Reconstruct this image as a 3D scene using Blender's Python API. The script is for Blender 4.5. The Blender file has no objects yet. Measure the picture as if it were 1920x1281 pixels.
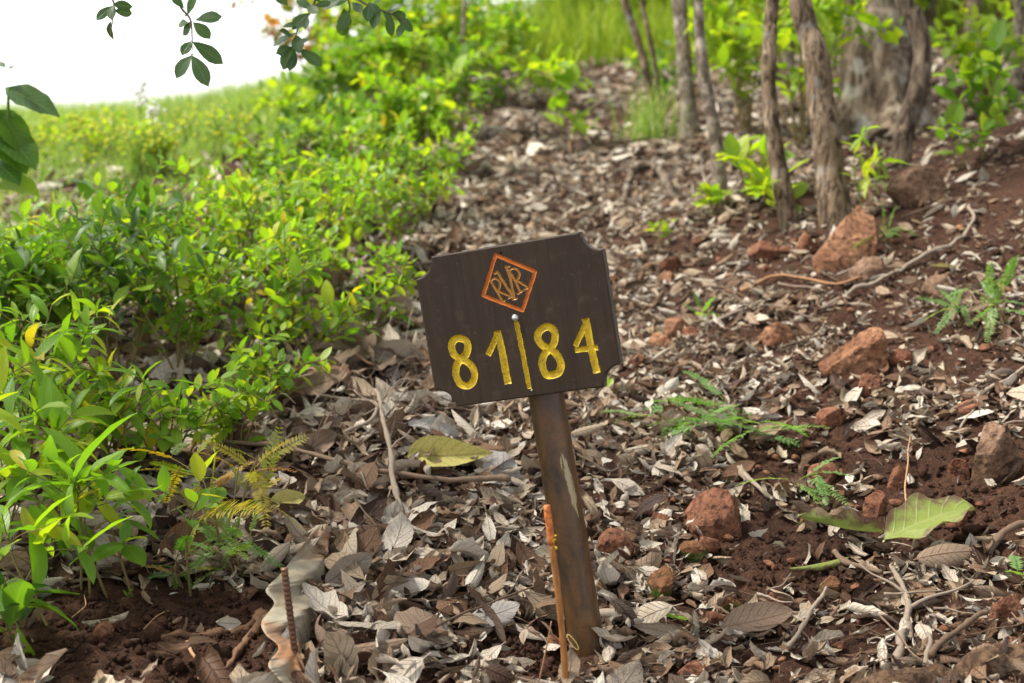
import bpy, bmesh, math, random
import numpy as np
from mathutils import Matrix, Vector, Quaternion
from mathutils.geometry import delaunay_2d_cdt

SC = bpy.context.scene
COL = SC.collection
RNG = np.random.default_rng(7)
R = math.radians

# ------------------------------------------------------------------ camera
PITCH, CAM_H, FPX = R(9.0), 0.82, 1920 * 50 / 36
cam_d = bpy.data.cameras.new("camera")
cam = bpy.data.objects.new("camera", cam_d)
COL.objects.link(cam)
cam.location = (0, 0, CAM_H)
cam.rotation_euler = (math.pi / 2 - PITCH, 0, 0)
cam_d.sensor_width, cam_d.lens = 36, 50
cam_d.clip_start, cam_d.clip_end = 0.05, 1500
cam_d.dof.use_dof = True
cam_d.dof.focus_distance = 2.4
cam_d.dof.aperture_fstop = 3.9
cam_d.dof.aperture_blades = 9
SC.camera = cam

# ------------------------------------------------------------------ sky, sun, exposure (bright overcast day, camera in open shade)
SUN_EL, SUN_AZ = 56.0, -84.0      # azimuth clockwise from +Y (north = away from camera)
w = bpy.data.worlds.new("World")
SC.world = w
w.use_nodes = True
nt = w.node_tree
nt.nodes.clear()
sky = nt.nodes.new("ShaderNodeTexSky")
sky.sky_type = 'NISHITA'
sky.sun_disc = False
sky.sun_elevation = R(SUN_EL)
sky.sun_rotation = R(SUN_AZ)
sky.air_density, sky.dust_density, sky.ozone_density = 1.0, 0.6, 1.0
hs = nt.nodes.new("ShaderNodeHueSaturation")
hs.inputs["Saturation"].default_value = 0.16
bg = nt.nodes.new("ShaderNodeBackground")
bg.inputs["Strength"].default_value = 0.12
wo = nt.nodes.new("ShaderNodeOutputWorld")
nt.links.new(sky.outputs[0], hs.inputs["Color"])
nt.links.new(hs.outputs[0], bg.inputs[0])
nt.links.new(bg.outputs[0], wo.inputs[0])
sun_d = bpy.data.lights.new("sun", 'SUN')
sun_d.energy, sun_d.angle, sun_d.color = 3.2, R(11), (1.0, 0.95, 0.86)
sun = bpy.data.objects.new("sun", sun_d)
COL.objects.link(sun)
sdir = Vector((math.sin(R(SUN_AZ)) * math.cos(R(SUN_EL)), math.cos(R(SUN_AZ)) * math.cos(R(SUN_EL)), math.sin(R(SUN_EL))))
sun.rotation_mode = 'QUATERNION'
sun.rotation_quaternion = sdir.to_track_quat('Z', 'Y')
sun.location = sdir * 30
vs = SC.view_settings
vs.view_transform, vs.look, vs.exposure, vs.gamma = 'Standard', 'None', 1.40, 1.0
vs.use_curve_mapping = False
SC.render.engine = 'CYCLES'
SC.cycles.use_denoising = True
SC.cycles.max_bounces = 8
SC.cycles.transparent_max_bounces = 4

# ------------------------------------------------------------------ small maths
FW = np.array([0, math.cos(PITCH), -math.sin(PITCH)])
UP = np.array([0, math.sin(PITCH), math.cos(PITCH)])
CP = np.array([0, 0, CAM_H])
def ray(u, v):
    return FW + (u - 960) / FPX * np.array([1., 0, 0]) + (640.5 - v) / FPX * UP
def at(u, v, d):
    return CP + d * ray(u, v)

def _h(ix, iy, iz, s):
    n = (ix * 374761393 + iy * 668265263 + iz * 2147483647 + s * 974634777) & 0xFFFFFFFF
    n = ((n ^ (n >> 13)) * 1274126177) & 0xFFFFFFFF
    return ((n ^ (n >> 16)) & 0xFFFF) / 32768.0 - 1.0
def noise3(P, s=0):
    P = np.asarray(P, float)
    I = np.floor(P).astype(np.int64)
    Fr = P - I
    Fr = Fr * Fr * (3 - 2 * Fr)
    out = 0
    for dx in (0, 1):
        wx = Fr[..., 0] if dx else 1 - Fr[..., 0]
        for dy in (0, 1):
            wy = Fr[..., 1] if dy else 1 - Fr[..., 1]
            for dz in (0, 1):
                wz = Fr[..., 2] if dz else 1 - Fr[..., 2]
                out = out + wx * wy * wz * _h(I[..., 0] + dx, I[..., 1] + dy, I[..., 2] + dz, s)
    return out
def fbm(P, octs, s=0):
    P = np.asarray(P, float)
    a, o = 1.0, 0
    for k in range(octs):
        o = o + a * noise3(P * 2 ** k, s + k)
        a *= 0.5
    return o
def n2(x, y, f, s=0, octs=1):
    return fbm(np.stack([x * f, y * f, np.zeros_like(x) + 0.37 * s], -1), octs, s)

# ------------------------------------------------------------------ terrain height field (thin-plate spline through surveyed points)
CTRL = [(0,1281,2.06),(480,1281,2.08),(960,1281,2.16),(1440,1281,2.13),(1920,1281,2.05),
 (60,1130,2.28),(300,1115,2.33),(300,980,2.68),(700,1000,2.66),(1104,1214,2.275),(1000,1000,2.69),(1400,1000,2.66),(1800,1000,2.52),
 (0,850,2.95),(300,800,3.1),(700,800,3.12),(1300,800,3.1),(1600,800,2.98),(1880,800,2.8),
 (150,650,3.75),(650,650,3.75),(1250,600,3.95),(1600,600,3.65),(1900,600,3.3),
 (100,490,4.75),(400,440,5.0),(800,480,4.75),(1200,450,4.8),(1560,420,4.35),(1900,400,4.05),
 (340,340,6.4),(100,390,6.0),(950,350,5.9),(1350,370,4.95),(1690,312,5.2),(1900,240,5.2),
 (600,275,7.2),(1000,250,7.5),(1280,262,6.5),(1650,262,6.6),(1100,185,9.2),(950,145,10.3),(1500,150,9),(1850,140,7.6),
 (300,262,12.5),(0,258,12.5),(600,205,11.5),(720,150,13),(1000,85,13.5),(1500,60,12.5),(1900,40,10.5)]
_pts = [at(u, v, d) for u, v, d in CTRL]
_pts += [np.array(p, float) for p in [(0,0.3,-.3),(-2.5,0.8,-.3),(2.5,0.8,-.05),(-3,2.5,-.05),(3,2.5,.55),(4.5,4.5,1.25),(7,8,2.4),(8,14,3.6),
   (-4.5,4.5,.15),(-8,8,.2),(-12,14,.2),(-4,20,.3),(2,20,1.9),(8,22,4),(-12,24,-.6),(-4,26,-.3)]]
_pts = np.array(_pts)
def _phi(r2):
    return np.where(r2 > 1e-12, r2 * np.log(np.maximum(r2, 1e-12)), 0)
_n = len(_pts)
_K = _phi(((_pts[:, None, :2] - _pts[None, :, :2]) ** 2).sum(-1)) + np.eye(_n) * 0.04
_Pm = np.c_[np.ones(_n), _pts[:, :2]]
_A = np.block([[_K, _Pm], [_Pm.T, np.zeros((3, 3))]])
_w = np.linalg.solve(_A, np.r_[_pts[:, 2], 0, 0, 0])
def H0(x, y):
    x, y = np.asarray(x, float), np.asarray(y, float)
    r = np.hypot(x, y - 2)
    k = np.minimum(1, 21 / np.maximum(r, 1e-6))
    xx, yy = x * k, 2 + (y - 2) * k
    z = _w[_n] + _w[_n + 1] * xx + _w[_n + 2] * yy
    for i in range(_n):
        z = z + _w[i] * _phi((xx - _pts[i, 0]) ** 2 + (yy - _pts[i, 1]) ** 2)
    far = np.clip((r - 21) / 60, 0, 1)
    return z * (1 - far) + far * (-1.5)
_gx, _gy, _gs = -15.0, -1.0, .06
_GX, _GY = np.meshgrid(_gx + _gs * np.arange(501), _gy + _gs * np.arange(484))
_GZ = H0(_GX, _GY)
def H1(x, y):
    """H0 read from a 6 cm survey grid where it covers, else directly"""
    x, y = np.broadcast_arrays(x, y)
    fx, fy = (x - _gx) / _gs, (y - _gy) / _gs
    ok = (fx >= 0) & (fx < 499) & (fy >= 0) & (fy < 482)
    i, j = np.clip(fx.astype(int), 0, 499), np.clip(fy.astype(int), 0, 482)
    a, b = fx - i, fy - j
    z = (_GZ[j, i] * (1 - a) + _GZ[j, i + 1] * a) * (1 - b) + (_GZ[j + 1, i] * (1 - a) + _GZ[j + 1, i + 1] * a) * b
    if not ok.all():
        z = np.where(ok, z, 0)
        z[~ok] = H0(x[~ok], y[~ok])
    return z
def H(x, y):
    x, y = np.asarray(x, float), np.asarray(y, float)
    return H1(x, y) + 0.018 * n2(x, y, 3.1, 5, 2) + 0.007 * n2(x, y, 14, 9, 1)
def hz(x, y):
    return float(H(np.array([x]), np.array([y]))[0])
def G(u, v):
    d = ray(u, v)
    t = np.r_[np.linspace(1.2, 8, 90), np.linspace(8.2, 26, 50)]
    for _ in range(2):
        P = CP + t[:, None] * d
        below = P[:, 2] < H(P[:, 0], P[:, 1])
        i = int(np.argmax(below)) if below.any() else len(t) - 1
        t = np.linspace(t[max(i - 1, 0)], t[i], 24)
    P = CP + t[:, None] * d
    return P[min(i, 23)], t[min(i, 23)]
def normal(x, y):
    e = 0.03
    zx = (H(x + e, y) - H(x - e, y)) / (2 * e)
    zy = (H(x, y + e) - H(x, y - e)) / (2 * e)
    n = np.stack([-zx, -zy, np.ones_like(zx)], -1)
    return n / np.linalg.norm(n, axis=-1, keepdims=True)

# ------------------------------------------------------------------ mesh and object helpers
def mesh(name, V, F, mat, uv=None, rnd=None, smooth=True):
    V = np.asarray(V, np.float32)
    F = np.asarray(F, np.int32)
    me = bpy.data.meshes.new(name)
    k = F.shape[1]
    me.vertices.add(len(V))
    me.vertices.foreach_set("co", V.ravel())
    me.loops.add(F.size)
    me.loops.foreach_set("vertex_index", F.ravel())
    me.polygons.add(len(F))
    me.polygons.foreach_set("loop_start", np.arange(0, F.size, k, dtype=np.int32))
    try:
        me.polygons.foreach_set("loop_total", np.full(len(F), k, np.int32))
    except Exception:
        pass
    if smooth:
        me.polygons.foreach_set("use_smooth", np.ones(len(F), bool))
    if uv is not None:
        l = me.uv_layers.new(name="uv")
        l.data.foreach_set("uv", np.asarray(uv, np.float32)[F.ravel()].ravel())
    if rnd is not None:
        a = me.attributes.new("rnd", 'FLOAT', 'POINT')
        a.data.foreach_set("value", np.asarray(rnd, np.float32))
    if mat is not None:
        me.materials.append(mat)
    me.update(calc_edges=True)
    me.validate()
    return me
def obj(name, me, parent=None, M=None):
    o = bpy.data.objects.new(name, me)
    COL.objects.link(o)
    if parent is not None:
        o.parent = parent
    if M is not None:
        o.matrix_basis = M if isinstance(M, Matrix) else Matrix(M.tolist())
    return o
def tag(o, label=None, cat=None, group=None, kind=None):
    for k, val in (("label", label), ("category", cat), ("group", group), ("kind", kind)):
        if val:
            o[k] = val
    return o
def empty(name, loc):
    o = bpy.data.objects.new(name, None)
    o.empty_display_size = 0.05
    COL.objects.link(o)
    o.location = [float(c) for c in loc]
    return o
class Acc:
    """collects same-arity pieces into one mesh"""
    def __init__(s):
        s.V, s.F, s.U, s.N, s.n = [], [], [], [], 0
    def add(s, V, F, uv=None, rnd=None):
        s.V.append(V); s.F.append(np.asarray(F) + s.n)
        s.U.append(uv if uv is not None else np.zeros((len(V), 2)))
        s.N.append(np.full(len(V), RNG.random() if rnd is None else rnd))
        s.n += len(V)
    def build(s, name, mat, smooth=True):
        return mesh(name, np.concatenate(s.V), np.concatenate(s.F), mat, np.concatenate(s.U), np.concatenate(s.N), smooth)
def spline(P, m):
    P = np.asarray(P, float)
    if len(P) < 3:
        t = np.linspace(0, 1, m)[:, None]
        return P[0] * (1 - t) + P[-1] * t
    Q = np.vstack([2 * P[0] - P[1], P, 2 * P[-1] - P[-2]])
    t = np.linspace(0, len(P) - 1 - 1e-9, m)
    i = t.astype(int)
    f = (t - i)[:, None]
    a, b, c, d = Q[i], Q[i + 1], Q[i + 2], Q[i + 3]
    return 0.5 * (2 * b + (c - a) * f + (2 * a - 5 * b + 4 * c - d) * f ** 2 + (3 * b - a - 3 * c + d) * f ** 3)
def tube(P, rad, ns=6, cap=True, bump=0, seed=0):
    P = np.asarray(P, float)
    m = len(P)
    rad = np.broadcast_to(np.asarray(rad, float), (m,))
    T = np.gradient(P, axis=0)
    T /= np.linalg.norm(T, axis=1, keepdims=True) + 1e-12
    ref = np.array([0.31, 0.17, 0.93]) if abs(T[0, 2]) < 0.9 else np.array([0.95, 0.2, 0.1])
    A = []
    a = ref - T[0] * (ref @ T[0])
    for i in range(m):
        a = a - T[i] * (a @ T[i])
        a = a / (np.linalg.norm(a) + 1e-12)
        A.append(a)
    A = np.array(A)
    B = np.cross(T, A)
    th = np.linspace(0, 2 * np.pi, ns, endpoint=False)
    D = A[:, None] * np.cos(th)[None, :, None] + B[:, None] * np.sin(th)[None, :, None]
    V = P[:, None] + D * rad[:, None, None]
    if bump:
        V = V + D * (bump * rad[:, None] * fbm(V / (rad.mean() * 1.6), 2, seed))[..., None]
    V = V.reshape(-1, 3)
    F = []
    for i in range(m - 1):
        for j in range(ns):
            k = (j + 1) % ns
            F.append((i * ns + j, i * ns + k, (i + 1) * ns + k, (i + 1) * ns + j))
    uv = np.stack([np.repeat(np.linspace(0, 1, m), ns), np.tile(np.linspace(0, 1, ns), m)], -1)
    if cap:
        n = len(V)
        V = np.vstack([V, P[0] - T[0] * rad[0] * .25, P[-1] + T[-1] * rad[-1] * .25])
        uv = np.vstack([uv, [[0, 0], [1, 0]]])
        for j in range(0, ns, 2):
            k, l = (j + 1) % ns, (j + 2) % ns
            F.append((l, k, j, n))
            b = (m - 1) * ns
            F.append((b + j, b + k, b + l, n + 1))
    return V, np.array(F), uv
def ico(sub):
    bm = bmesh.new()
    bmesh.ops.create_icosphere(bm, subdivisions=sub, radius=1)
    V = np.array([v.co[:] for v in bm.verts])
    F = np.array([[v.index for v in f.verts] for f in bm.faces])
    bm.free()
    return V, F
ICO = {k: ico(k) for k in (1, 2, 4)}

# ------------------------------------------------------------------ materials
class N:
    def __init__(s, name):
        s.m = bpy.data.materials.new(name)
        s.m.use_nodes = True
        s.t = s.m.node_tree
        s.t.nodes.clear()
        s.out = s.t.nodes.new("ShaderNodeOutputMaterial")
    def n(s, typ, **kw):
        nd = s.t.nodes.new("ShaderNode" + typ)
        for k, v in kw.items():
            setattr(nd, k, v)
        return nd
    def l(s, a, b):
        s.t.links.new(a, b)
    def val(s, x, sock):
        if hasattr(x, "is_output"):
            s.l(x, sock)
        elif isinstance(x, tuple) and len(x) == 3:
            sock.default_value = (*x, 1)
        else:
            sock.default_value = x
    def math(s, op, a, b=0.0, c=None, clamp=False):
        nd = s.n("Math", operation=op, use_clamp=clamp)
        s.val(a, nd.inputs[0]); s.val(b, nd.inputs[1])
        if c is not None:
            s.val(c, nd.inputs[2])
        return nd.outputs[0]
    def mix(s, f, a, b, mode='MIX'):
        nd = s.n("Mix", data_type='RGBA', blend_type=mode)
        s.val(f, nd.inputs[0]); s.val(a, nd.inputs[6]); s.val(b, nd.inputs[7])
        return nd.outputs[2]
    def ramp(s, f, stops, interp='LINEAR'):
        nd = s.n("ValToRGB")
        cr = nd.color_ramp
        cr.interpolation = interp
        while len(cr.elements) < len(stops):
            cr.elements.new(0.5)
        for e, (p, c) in zip(cr.elements, stops):
            e.position = p
            e.color = (*c, 1) if len(c) == 3 else c
        s.val(f, nd.inputs[0])
        return nd.outputs[0]
    def noise(s, scale, detail=4, rough=.6, coord=None, dist=0, stretch=None):
        nd = s.n("TexNoise")
        nd.inputs["Scale"].default_value = scale
        nd.inputs["Detail"].default_value = detail
        nd.inputs["Roughness"].default_value = rough
        nd.inputs["Distortion"].default_value = dist
        c = coord if coord is not None else s.n("TexCoord").outputs["Object"]
        if stretch:
            mp = s.n("Mapping")
            mp.inputs["Scale"].default_value = stretch
            s.l(c, mp.inputs[0])
            c = mp.outputs[0]
        s.l(c, nd.inputs["Vector"])
        return nd.outputs["Fac"]
    def pos(s):
        return s.n("NewGeometry").outputs["Position"]
    def rnd(s):
        a = s.n("Attribute", attribute_name="rnd").outputs["Fac"]
        o = s.n("ObjectInfo").outputs["Random"]
        return s.math('FRACT', s.math('ADD', a, o))
    def bump(s, h, strength=.5, dist=.005):
        nd = s.n("Bump")
        nd.inputs["Strength"].default_value = strength
        nd.inputs["Distance"].default_value = dist
        s.l(h, nd.inputs["Height"])
        return nd.outputs[0]
    def bsdf(s, col, rough=.8, spec=.3, nrm=None, metal=0.0):
        b = s.n("BsdfPrincipled")
        s.val(col, b.inputs["Base Color"]); s.val(rough, b.inputs["Roughness"])
        b.inputs["Specular IOR Level"].default_value = spec
        s.val(metal, b.inputs["Metallic"])
        if nrm is not None:
            s.l(nrm, b.inputs["Normal"])
        return b.outputs[0]
    def done(s, sh):
        s.l(sh, s.out.inputs[0])
        return s.m

def leaf_veins(m, nv=9):
    """0..1 height of midrib and side veins from the leaf's own uv"""
    uv = m.n("UVMap").outputs[0]
    sp = m.n("SeparateXYZ"); m.l(uv, sp.inputs[0])
    d = m.math('ABSOLUTE', m.math('SUBTRACT', sp.outputs[1], .5))
    mid = m.math('SUBTRACT', 1.0, m.math('MULTIPLY', d, 22.0), clamp=True)
    ph = m.math('FRACT', m.math('MULTIPLY', m.math('SUBTRACT', sp.outputs[0], m.math('MULTIPLY', d, .45)), float(nv)))
    side = m.math('SUBTRACT', 1.0, m.math('MULTIPLY', m.math('ABSOLUTE', m.math('SUBTRACT', ph, .5)), 9.0), clamp=True)
    return mid, m.math('MAXIMUM', mid, m.math('MULTIPLY', side, .6))

def green_mat(name, stops, trans=.45, rough=.42):
    m = N(name)
    c = m.ramp(m.rnd(), stops)
    nz = m.noise(60, 3)
    c = m.mix(m.math('MULTIPLY', nz, .35), c, m.mix(1.0, c, (.55, .62, .4), 'MULTIPLY'))
    mid, ve = leaf_veins(m)
    c = m.mix(m.math('MULTIPLY', ve, .28), c, (.30, .36, .10))
    back = m.n("NewGeometry").outputs["Backfacing"]
    c2 = m.mix(m.math('MULTIPLY', back, .35), c, (.20, .27, .12))
    b = m.bsdf(c2, rough, .45, m.bump(m.math('SUBTRACT', 0.0, ve), .35, .002))
    t = m.n("BsdfTranslucent")
    m.l(m.mix(1.0, c, (1.7, 1.75, .55), 'MULTIPLY'), t.inputs[0])
    mx = m.n("MixShader"); mx.inputs[0].default_value = trans
    m.l(b, mx.inputs[1]); m.l(t.outputs[0], mx.inputs[2])
    return m.done(mx.outputs[0])
GREEN = {
 'bright': green_mat("bright_leaf", [(0, (.10, .225, .012)), (.35, (.165, .31, .016)), (.75, (.25, .375, .018)), (.93, (.38, .42, .02)), (1, (.44, .32, .02))], .5),
 'mid': green_mat("mid_leaf", [(0, (.05, .13, .010)), (.5, (.11, .22, .014)), (.85, (.19, .30, .018)), (1, (.29, .35, .02))], .48),
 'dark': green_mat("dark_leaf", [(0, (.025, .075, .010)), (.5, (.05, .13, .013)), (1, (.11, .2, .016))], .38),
 'pinnate': green_mat("pinnate_leaf", [(0, (.06, .17, .03)), (.4, (.10, .24, .035)), (.6, (.24, .30, .02)), (.85, (.45, .32, .02)), (1, (.5, .18, .03))]),
 'gold': green_mat("golden_fern_leaf", [(0, (.16, .22, .02)), (.35, (.36, .30, .02)), (.75, (.50, .30, .02)), (1, (.5, .15, .03))]),
 'fern': green_mat("fern_leaf", [(0, (.12, .27, .07)), (.7, (.19, .36, .09)), (1, (.3, .4, .06))]),
 'canopy': green_mat("canopy_leaf", [(0, (.04, .10, .015)), (1, (.10, .19, .03))], .45),
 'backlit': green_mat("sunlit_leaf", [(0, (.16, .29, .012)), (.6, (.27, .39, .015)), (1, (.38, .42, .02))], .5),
 'flush': green_mat("flush_leaf", [(0, (.12, .2, .02)), (.5, (.3, .22, .05)), (1, (.45, .13, .05))], .4),
 'hang': green_mat("hanging_leaf", [(0, (.03, .075, .022)), (1, (.06, .12, .03))], .3),
}
def grass_mat(name, a, b, c):
    m = N(name)
    col = m.ramp(m.rnd(), [(0, a), (.6, b), (1, c)])
    sh = m.bsdf(col, .6, .25)
    t = m.n("BsdfTranslucent"); m.l(m.mix(1.0, col, (1.3, 1.3, .7), 'MULTIPLY'), t.inputs[0])
    mx = m.n("MixShader"); mx.inputs[0].default_value = .45
    m.l(sh, mx.inputs[1]); m.l(t.outputs[0], mx.inputs[2])
    return m.done(mx.outputs[0])
GRASS = grass_mat("meadow_grass", (.18, .31, .05), (.28, .41, .085), (.40, .46, .16))
GRASSY = grass_mat("yellow_grass", (.17, .28, .02), (.26, .36, .03), (.35, .40, .06))

def dead_mat(name, stops, trans=.12):
    m = N(name)
    c = m.ramp(m.rnd(), stops)
    nz = m.noise(45, 4, .65)
    c = m.mix(m.math('MULTIPLY', m.ramp(nz, [(.35, (0, 0, 0)), (.7, (1, 1, 1))]), .6), c, m.mix(1.0, c, (.42, .34, .27), 'MULTIPLY'))
    mid, ve = leaf_veins(m, 8)
    c = m.mix(m.math('MULTIPLY', ve, .5), c, m.mix(1.0, c, (.5, .4, .32), 'MULTIPLY'))
    back = m.n("NewGeometry").outputs["Backfacing"]
    c = m.mix(m.math('MULTIPLY', back, .4), c, m.mix(1.0, m.mix(.35, c, (.36, .32, .28)), (1.25, 1.25, 1.25), 'MULTIPLY'))
    b = m.bsdf(c, .62, .3, m.bump(m.math('ADD', m.math('MULTIPLY', ve, .7), nz), .8, .004))
    t = m.n("BsdfTranslucent"); m.l(c, t.inputs[0])
    mx = m.n("MixShader"); mx.inputs[0].default_value = trans
    m.l(b, mx.inputs[1]); m.l(t.outputs[0], mx.inputs[2])
    return m.done(mx.outputs[0])
DEAD = dead_mat("dry_leaf", [(0, (.035, .017, .010)), (.12, (.09, .046, .025)), (.26, (.19, .108, .060)), (.42, (.29, .195, .122)),
                             (.58, (.385, .295, .20)), (.76, (.49, .42, .33)), (1, (.65, .595, .51))])
DEAD_PALE = dead_mat("pale_dry_leaf", [(0, (.36, .30, .235)), (1, (.42, .37, .30))])
DEAD_GREY = dead_mat("grey_dry_leaf", [(0, (.36, .33, .30)), (1, (.45, .425, .40))])
DEAD_TAN = dead_mat("tan_dry_leaf", [(0, (.27, .19, .13)), (1, (.31, .22, .155))])
DEAD_BROWN = dead_mat("brown_dry_leaf", [(0, (.19, .10, .055)), (1, (.23, .13, .075))])
DEAD_RED = dead_mat("russet_dry_leaf", [(0, (.10, .036, .022)), (1, (.13, .05, .03))])
DEAD_YELLOW = dead_mat("yellow_fallen_leaf", [(0, (.60, .53, .14)), (1, (.62, .56, .18))], .25)
def wilt_mat():
    m = N("wilted_green_leaf")
    tc = m.n("TexCoord")
    nz = m.noise(9, 4, .6)
    sp = m.n("SeparateXYZ"); m.l(m.n("UVMap").outputs[0], sp.inputs[0])
    edge = m.math('MULTIPLY', m.math('ABSOLUTE', m.math('SUBTRACT', sp.outputs[1], .45)), 1.5)
    f = m.ramp(m.math('ADD', m.math('MULTIPLY', nz, .9), m.math('MULTIPLY', edge, .55)), [(.66, (0, 0, 0)), (.86, (1, 1, 1))])
    c = m.mix(f, m.mix(nz, (.15, .21, .035), (.27, .30, .075)), (.13, .08, .042))
    mid, ve = leaf_veins(m, 7)
    c = m.mix(m.math('MULTIPLY', ve, .4), c, (.32, .34, .15))
    b = m.bsdf(c, .5, .4, m.bump(m.math('ADD', ve, nz), .4, .003))
    t = m.n("BsdfTranslucent"); m.l(c, t.inputs[0])
    mx = m.n("MixShader"); mx.inputs[0].default_value = .25
    m.l(b, mx.inputs[1]); m.l(t.outputs[0], mx.inputs[2])
    return m.done(mx.outputs[0])
WILT = wilt_mat()
def soil_mat():
    m = N("red_soil")
    p = m.pos()
    a = m.noise(3, 5, .6, p); b = m.noise(70, 6, .7, p); c = m.noise(260, 3, .6, p)
    col = m.mix(m.ramp(a, [(.35, (0, 0, 0)), (.65, (1, 1, 1))]), (.050, .0245, .0155), (.085, .041, .025))
    col = m.mix(m.ramp(b, [(.3, (1, 1, 1)), (.6, (0, 0, 0))]), col, (.020, .0105, .0075))
    col = m.mix(m.ramp(c, [(.6, (0, 0, 0)), (.72, (1, 1, 1))]), col, (.20, .10, .058))
    h = m.math('ADD', b, m.math('MULTIPLY', c, .4))
    return m.done(m.bsdf(col, .95, .12, m.bump(h, .9, .012)))
SOIL = soil_mat()
def rock_mat(name, ca, cb, cd, moss=0.0):
    m = N(name)
    p = m.pos()
    a = m.noise(16, 5, .65, p); b = m.noise(75, 5, .7, p); e = m.noise(220, 3, .6, p)
    col = m.mix(m.ramp(a, [(.3, (0, 0, 0)), (.68, (1, 1, 1))]), ca, cb)
    col = m.mix(m.ramp(b, [(.34, (1, 1, 1)), (.56, (0, 0, 0))]), col, cd)
    col = m.mix(m.ramp(e, [(.62, (0, 0, 0)), (.75, (.5, .5, .5))]), col, (.45, .27, .17))
    if moss:
        z = m.n("SeparateXYZ"); m.l(m.n("TexCoord").outputs["Object"], z.inputs[0])
        g = m.math('ADD', m.math('MULTIPLY', z.outputs[2], -1.1), m.math('SUBTRACT', m.math('MULTIPLY', a, 1.6), 1.0 - moss))
        col = m.mix(m.ramp(g, [(.05, (0, 0, 0)), (.22, (1, 1, 1))]), col, m.mix(b, (.035, .045, .012), (.085, .095, .02)))
    h = m.math('ADD', m.math('ADD', a, m.math('MULTIPLY', b, .6)), m.math('MULTIPLY', e, .15))
    vo = m.n("TexVoronoi"); vo.inputs["Scale"].default_value = 48; m.l(p, vo.inputs["Vector"])
    pit = m.ramp(vo.outputs["Distance"], [(.12, (0, 0, 0)), (.34, (1, 1, 1))])
    h = m.math('ADD', h, m.math('MULTIPLY', pit, .2))
    d = m.noise(6, 4, .7, p)
    col = m.mix(m.math('MULTIPLY', m.ramp(d, [(.45, (0, 0, 0)), (.68, (1, 1, 1))]), .7), col, m.mix(1.0, col, (.42, .36, .33), 'MULTIPLY'))
    return m.done(m.bsdf(col, .92, .15, m.bump(h, 1.0, .010)))
ROCK = {'orange': rock_mat("orange_rock", (.235, .105, .054), (.35, .185, .105), (.06, .027, .018)),
        'red': rock_mat("red_rock", (.165, .067, .037), (.26, .118, .068), (.042, .019, .013)),
        'mossy': rock_mat("mossy_rock", (.15, .07, .03), (.22, .10, .05), (.05, .03, .015), .62),
        'brown': rock_mat("brown_rock", (.17, .098, .06), (.26, .165, .11), (.05, .028, .018))}
def moss_mat():
    m = N("moss")
    b = m.noise(240, 4, .7)
    return m.done(m.bsdf(m.mix(b, (.035, .055, .008), (.13, .17, .02)), .95, .1, m.bump(b, 1, .006)))
MOSS = moss_mat()
def bark_mat(name, ca, cb, cd, sx=40, sz=7, lich=.0):
    m = N(name)
    co = m.n("TexCoord").outputs["Object"]
    a = m.noise(1, 5, .7, co, .6, (sx, sx, sz)); b = m.noise(6, 4, .6, co)
    col = m.mix(m.ramp(a, [(.42, (0, 0, 0)), (.56, (1, 1, 1))]), cd, m.mix(m.ramp(b, [(.44, (0, 0, 0)), (.58, (1, 1, 1))]), ca, cb))
    g_ = m.noise(3.5, 5, .7, co)
    col = m.mix(m.math('MULTIPLY', m.ramp(g_, [(.46, (0, 0, 0)), (.62, (1, 1, 1))]), .6), col, m.mix(1.0, col, (.38, .36, .34), 'MULTIPLY'))
    c = m.noise(11, 3, .5, co)
    col = m.mix(m.math('MULTIPLY', m.ramp(c, [(.56, (0, 0, 0)), (.66, (1, 1, 1))]), lich), col, (.42, .42, .38))
    return m.done(m.bsdf(col, .9, .2, m.bump(a, .8, .014)))
BARK = {'grey': bark_mat("grey_bark", (.24, .195, .145), (.38, .33, .265), (.09, .066, .046), 45, 22, .45),
        'brown': bark_mat("brown_bark", (.20, .14, .088), (.36, .27, .18), (.05, .031, .019), 60, 14, .35),
        'big': bark_mat("old_bark", (.20, .15, .105), (.33, .27, .205), (.06, .04, .027), 24, 6, .45),
        'rotten': bark_mat("rotten_bark", (.13, .075, .042), (.22, .14, .085), (.05, .028, .017), 60, 60, .1),
        'dark': bark_mat("dark_bark", (.14, .10, .068), (.25, .19, .135), (.042, .029, .02), 45, 8, .25)}
def wood_mat(name, ca, cb, sc=90):
    m = N(name)
    p = m.pos()
    a = m.noise(sc, 4, .65, p); b = m.noise(9, 3, .5, p)
    r = m.rnd()
    col = m.mix(m.math('ADD', m.math('MULTIPLY', a, .6), m.math('MULTIPLY', r, .5), clamp=True), ca, cb)
    return m.done(m.bsdf(col, .85, .2, m.bump(a, .5, .003)))
TWIG_PALE = wood_mat("pale_twig", (.115, .083, .06), (.33, .265, .205))
TWIG = wood_mat("brown_twig", (.06, .037, .025), (.2, .135, .09))
ROOT = wood_mat("orange_root", (.27, .13, .06), (.42, .25, .14))
ROOTD = wood_mat("soil_stained_root", (.07, .034, .02), (.19, .105, .06))
STEM = wood_mat("plant_stem", (.10, .075, .03), (.22, .17, .07))
GSTEM = wood_mat("green_stem", (.08, .13, .025), (.16, .22, .05))

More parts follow.
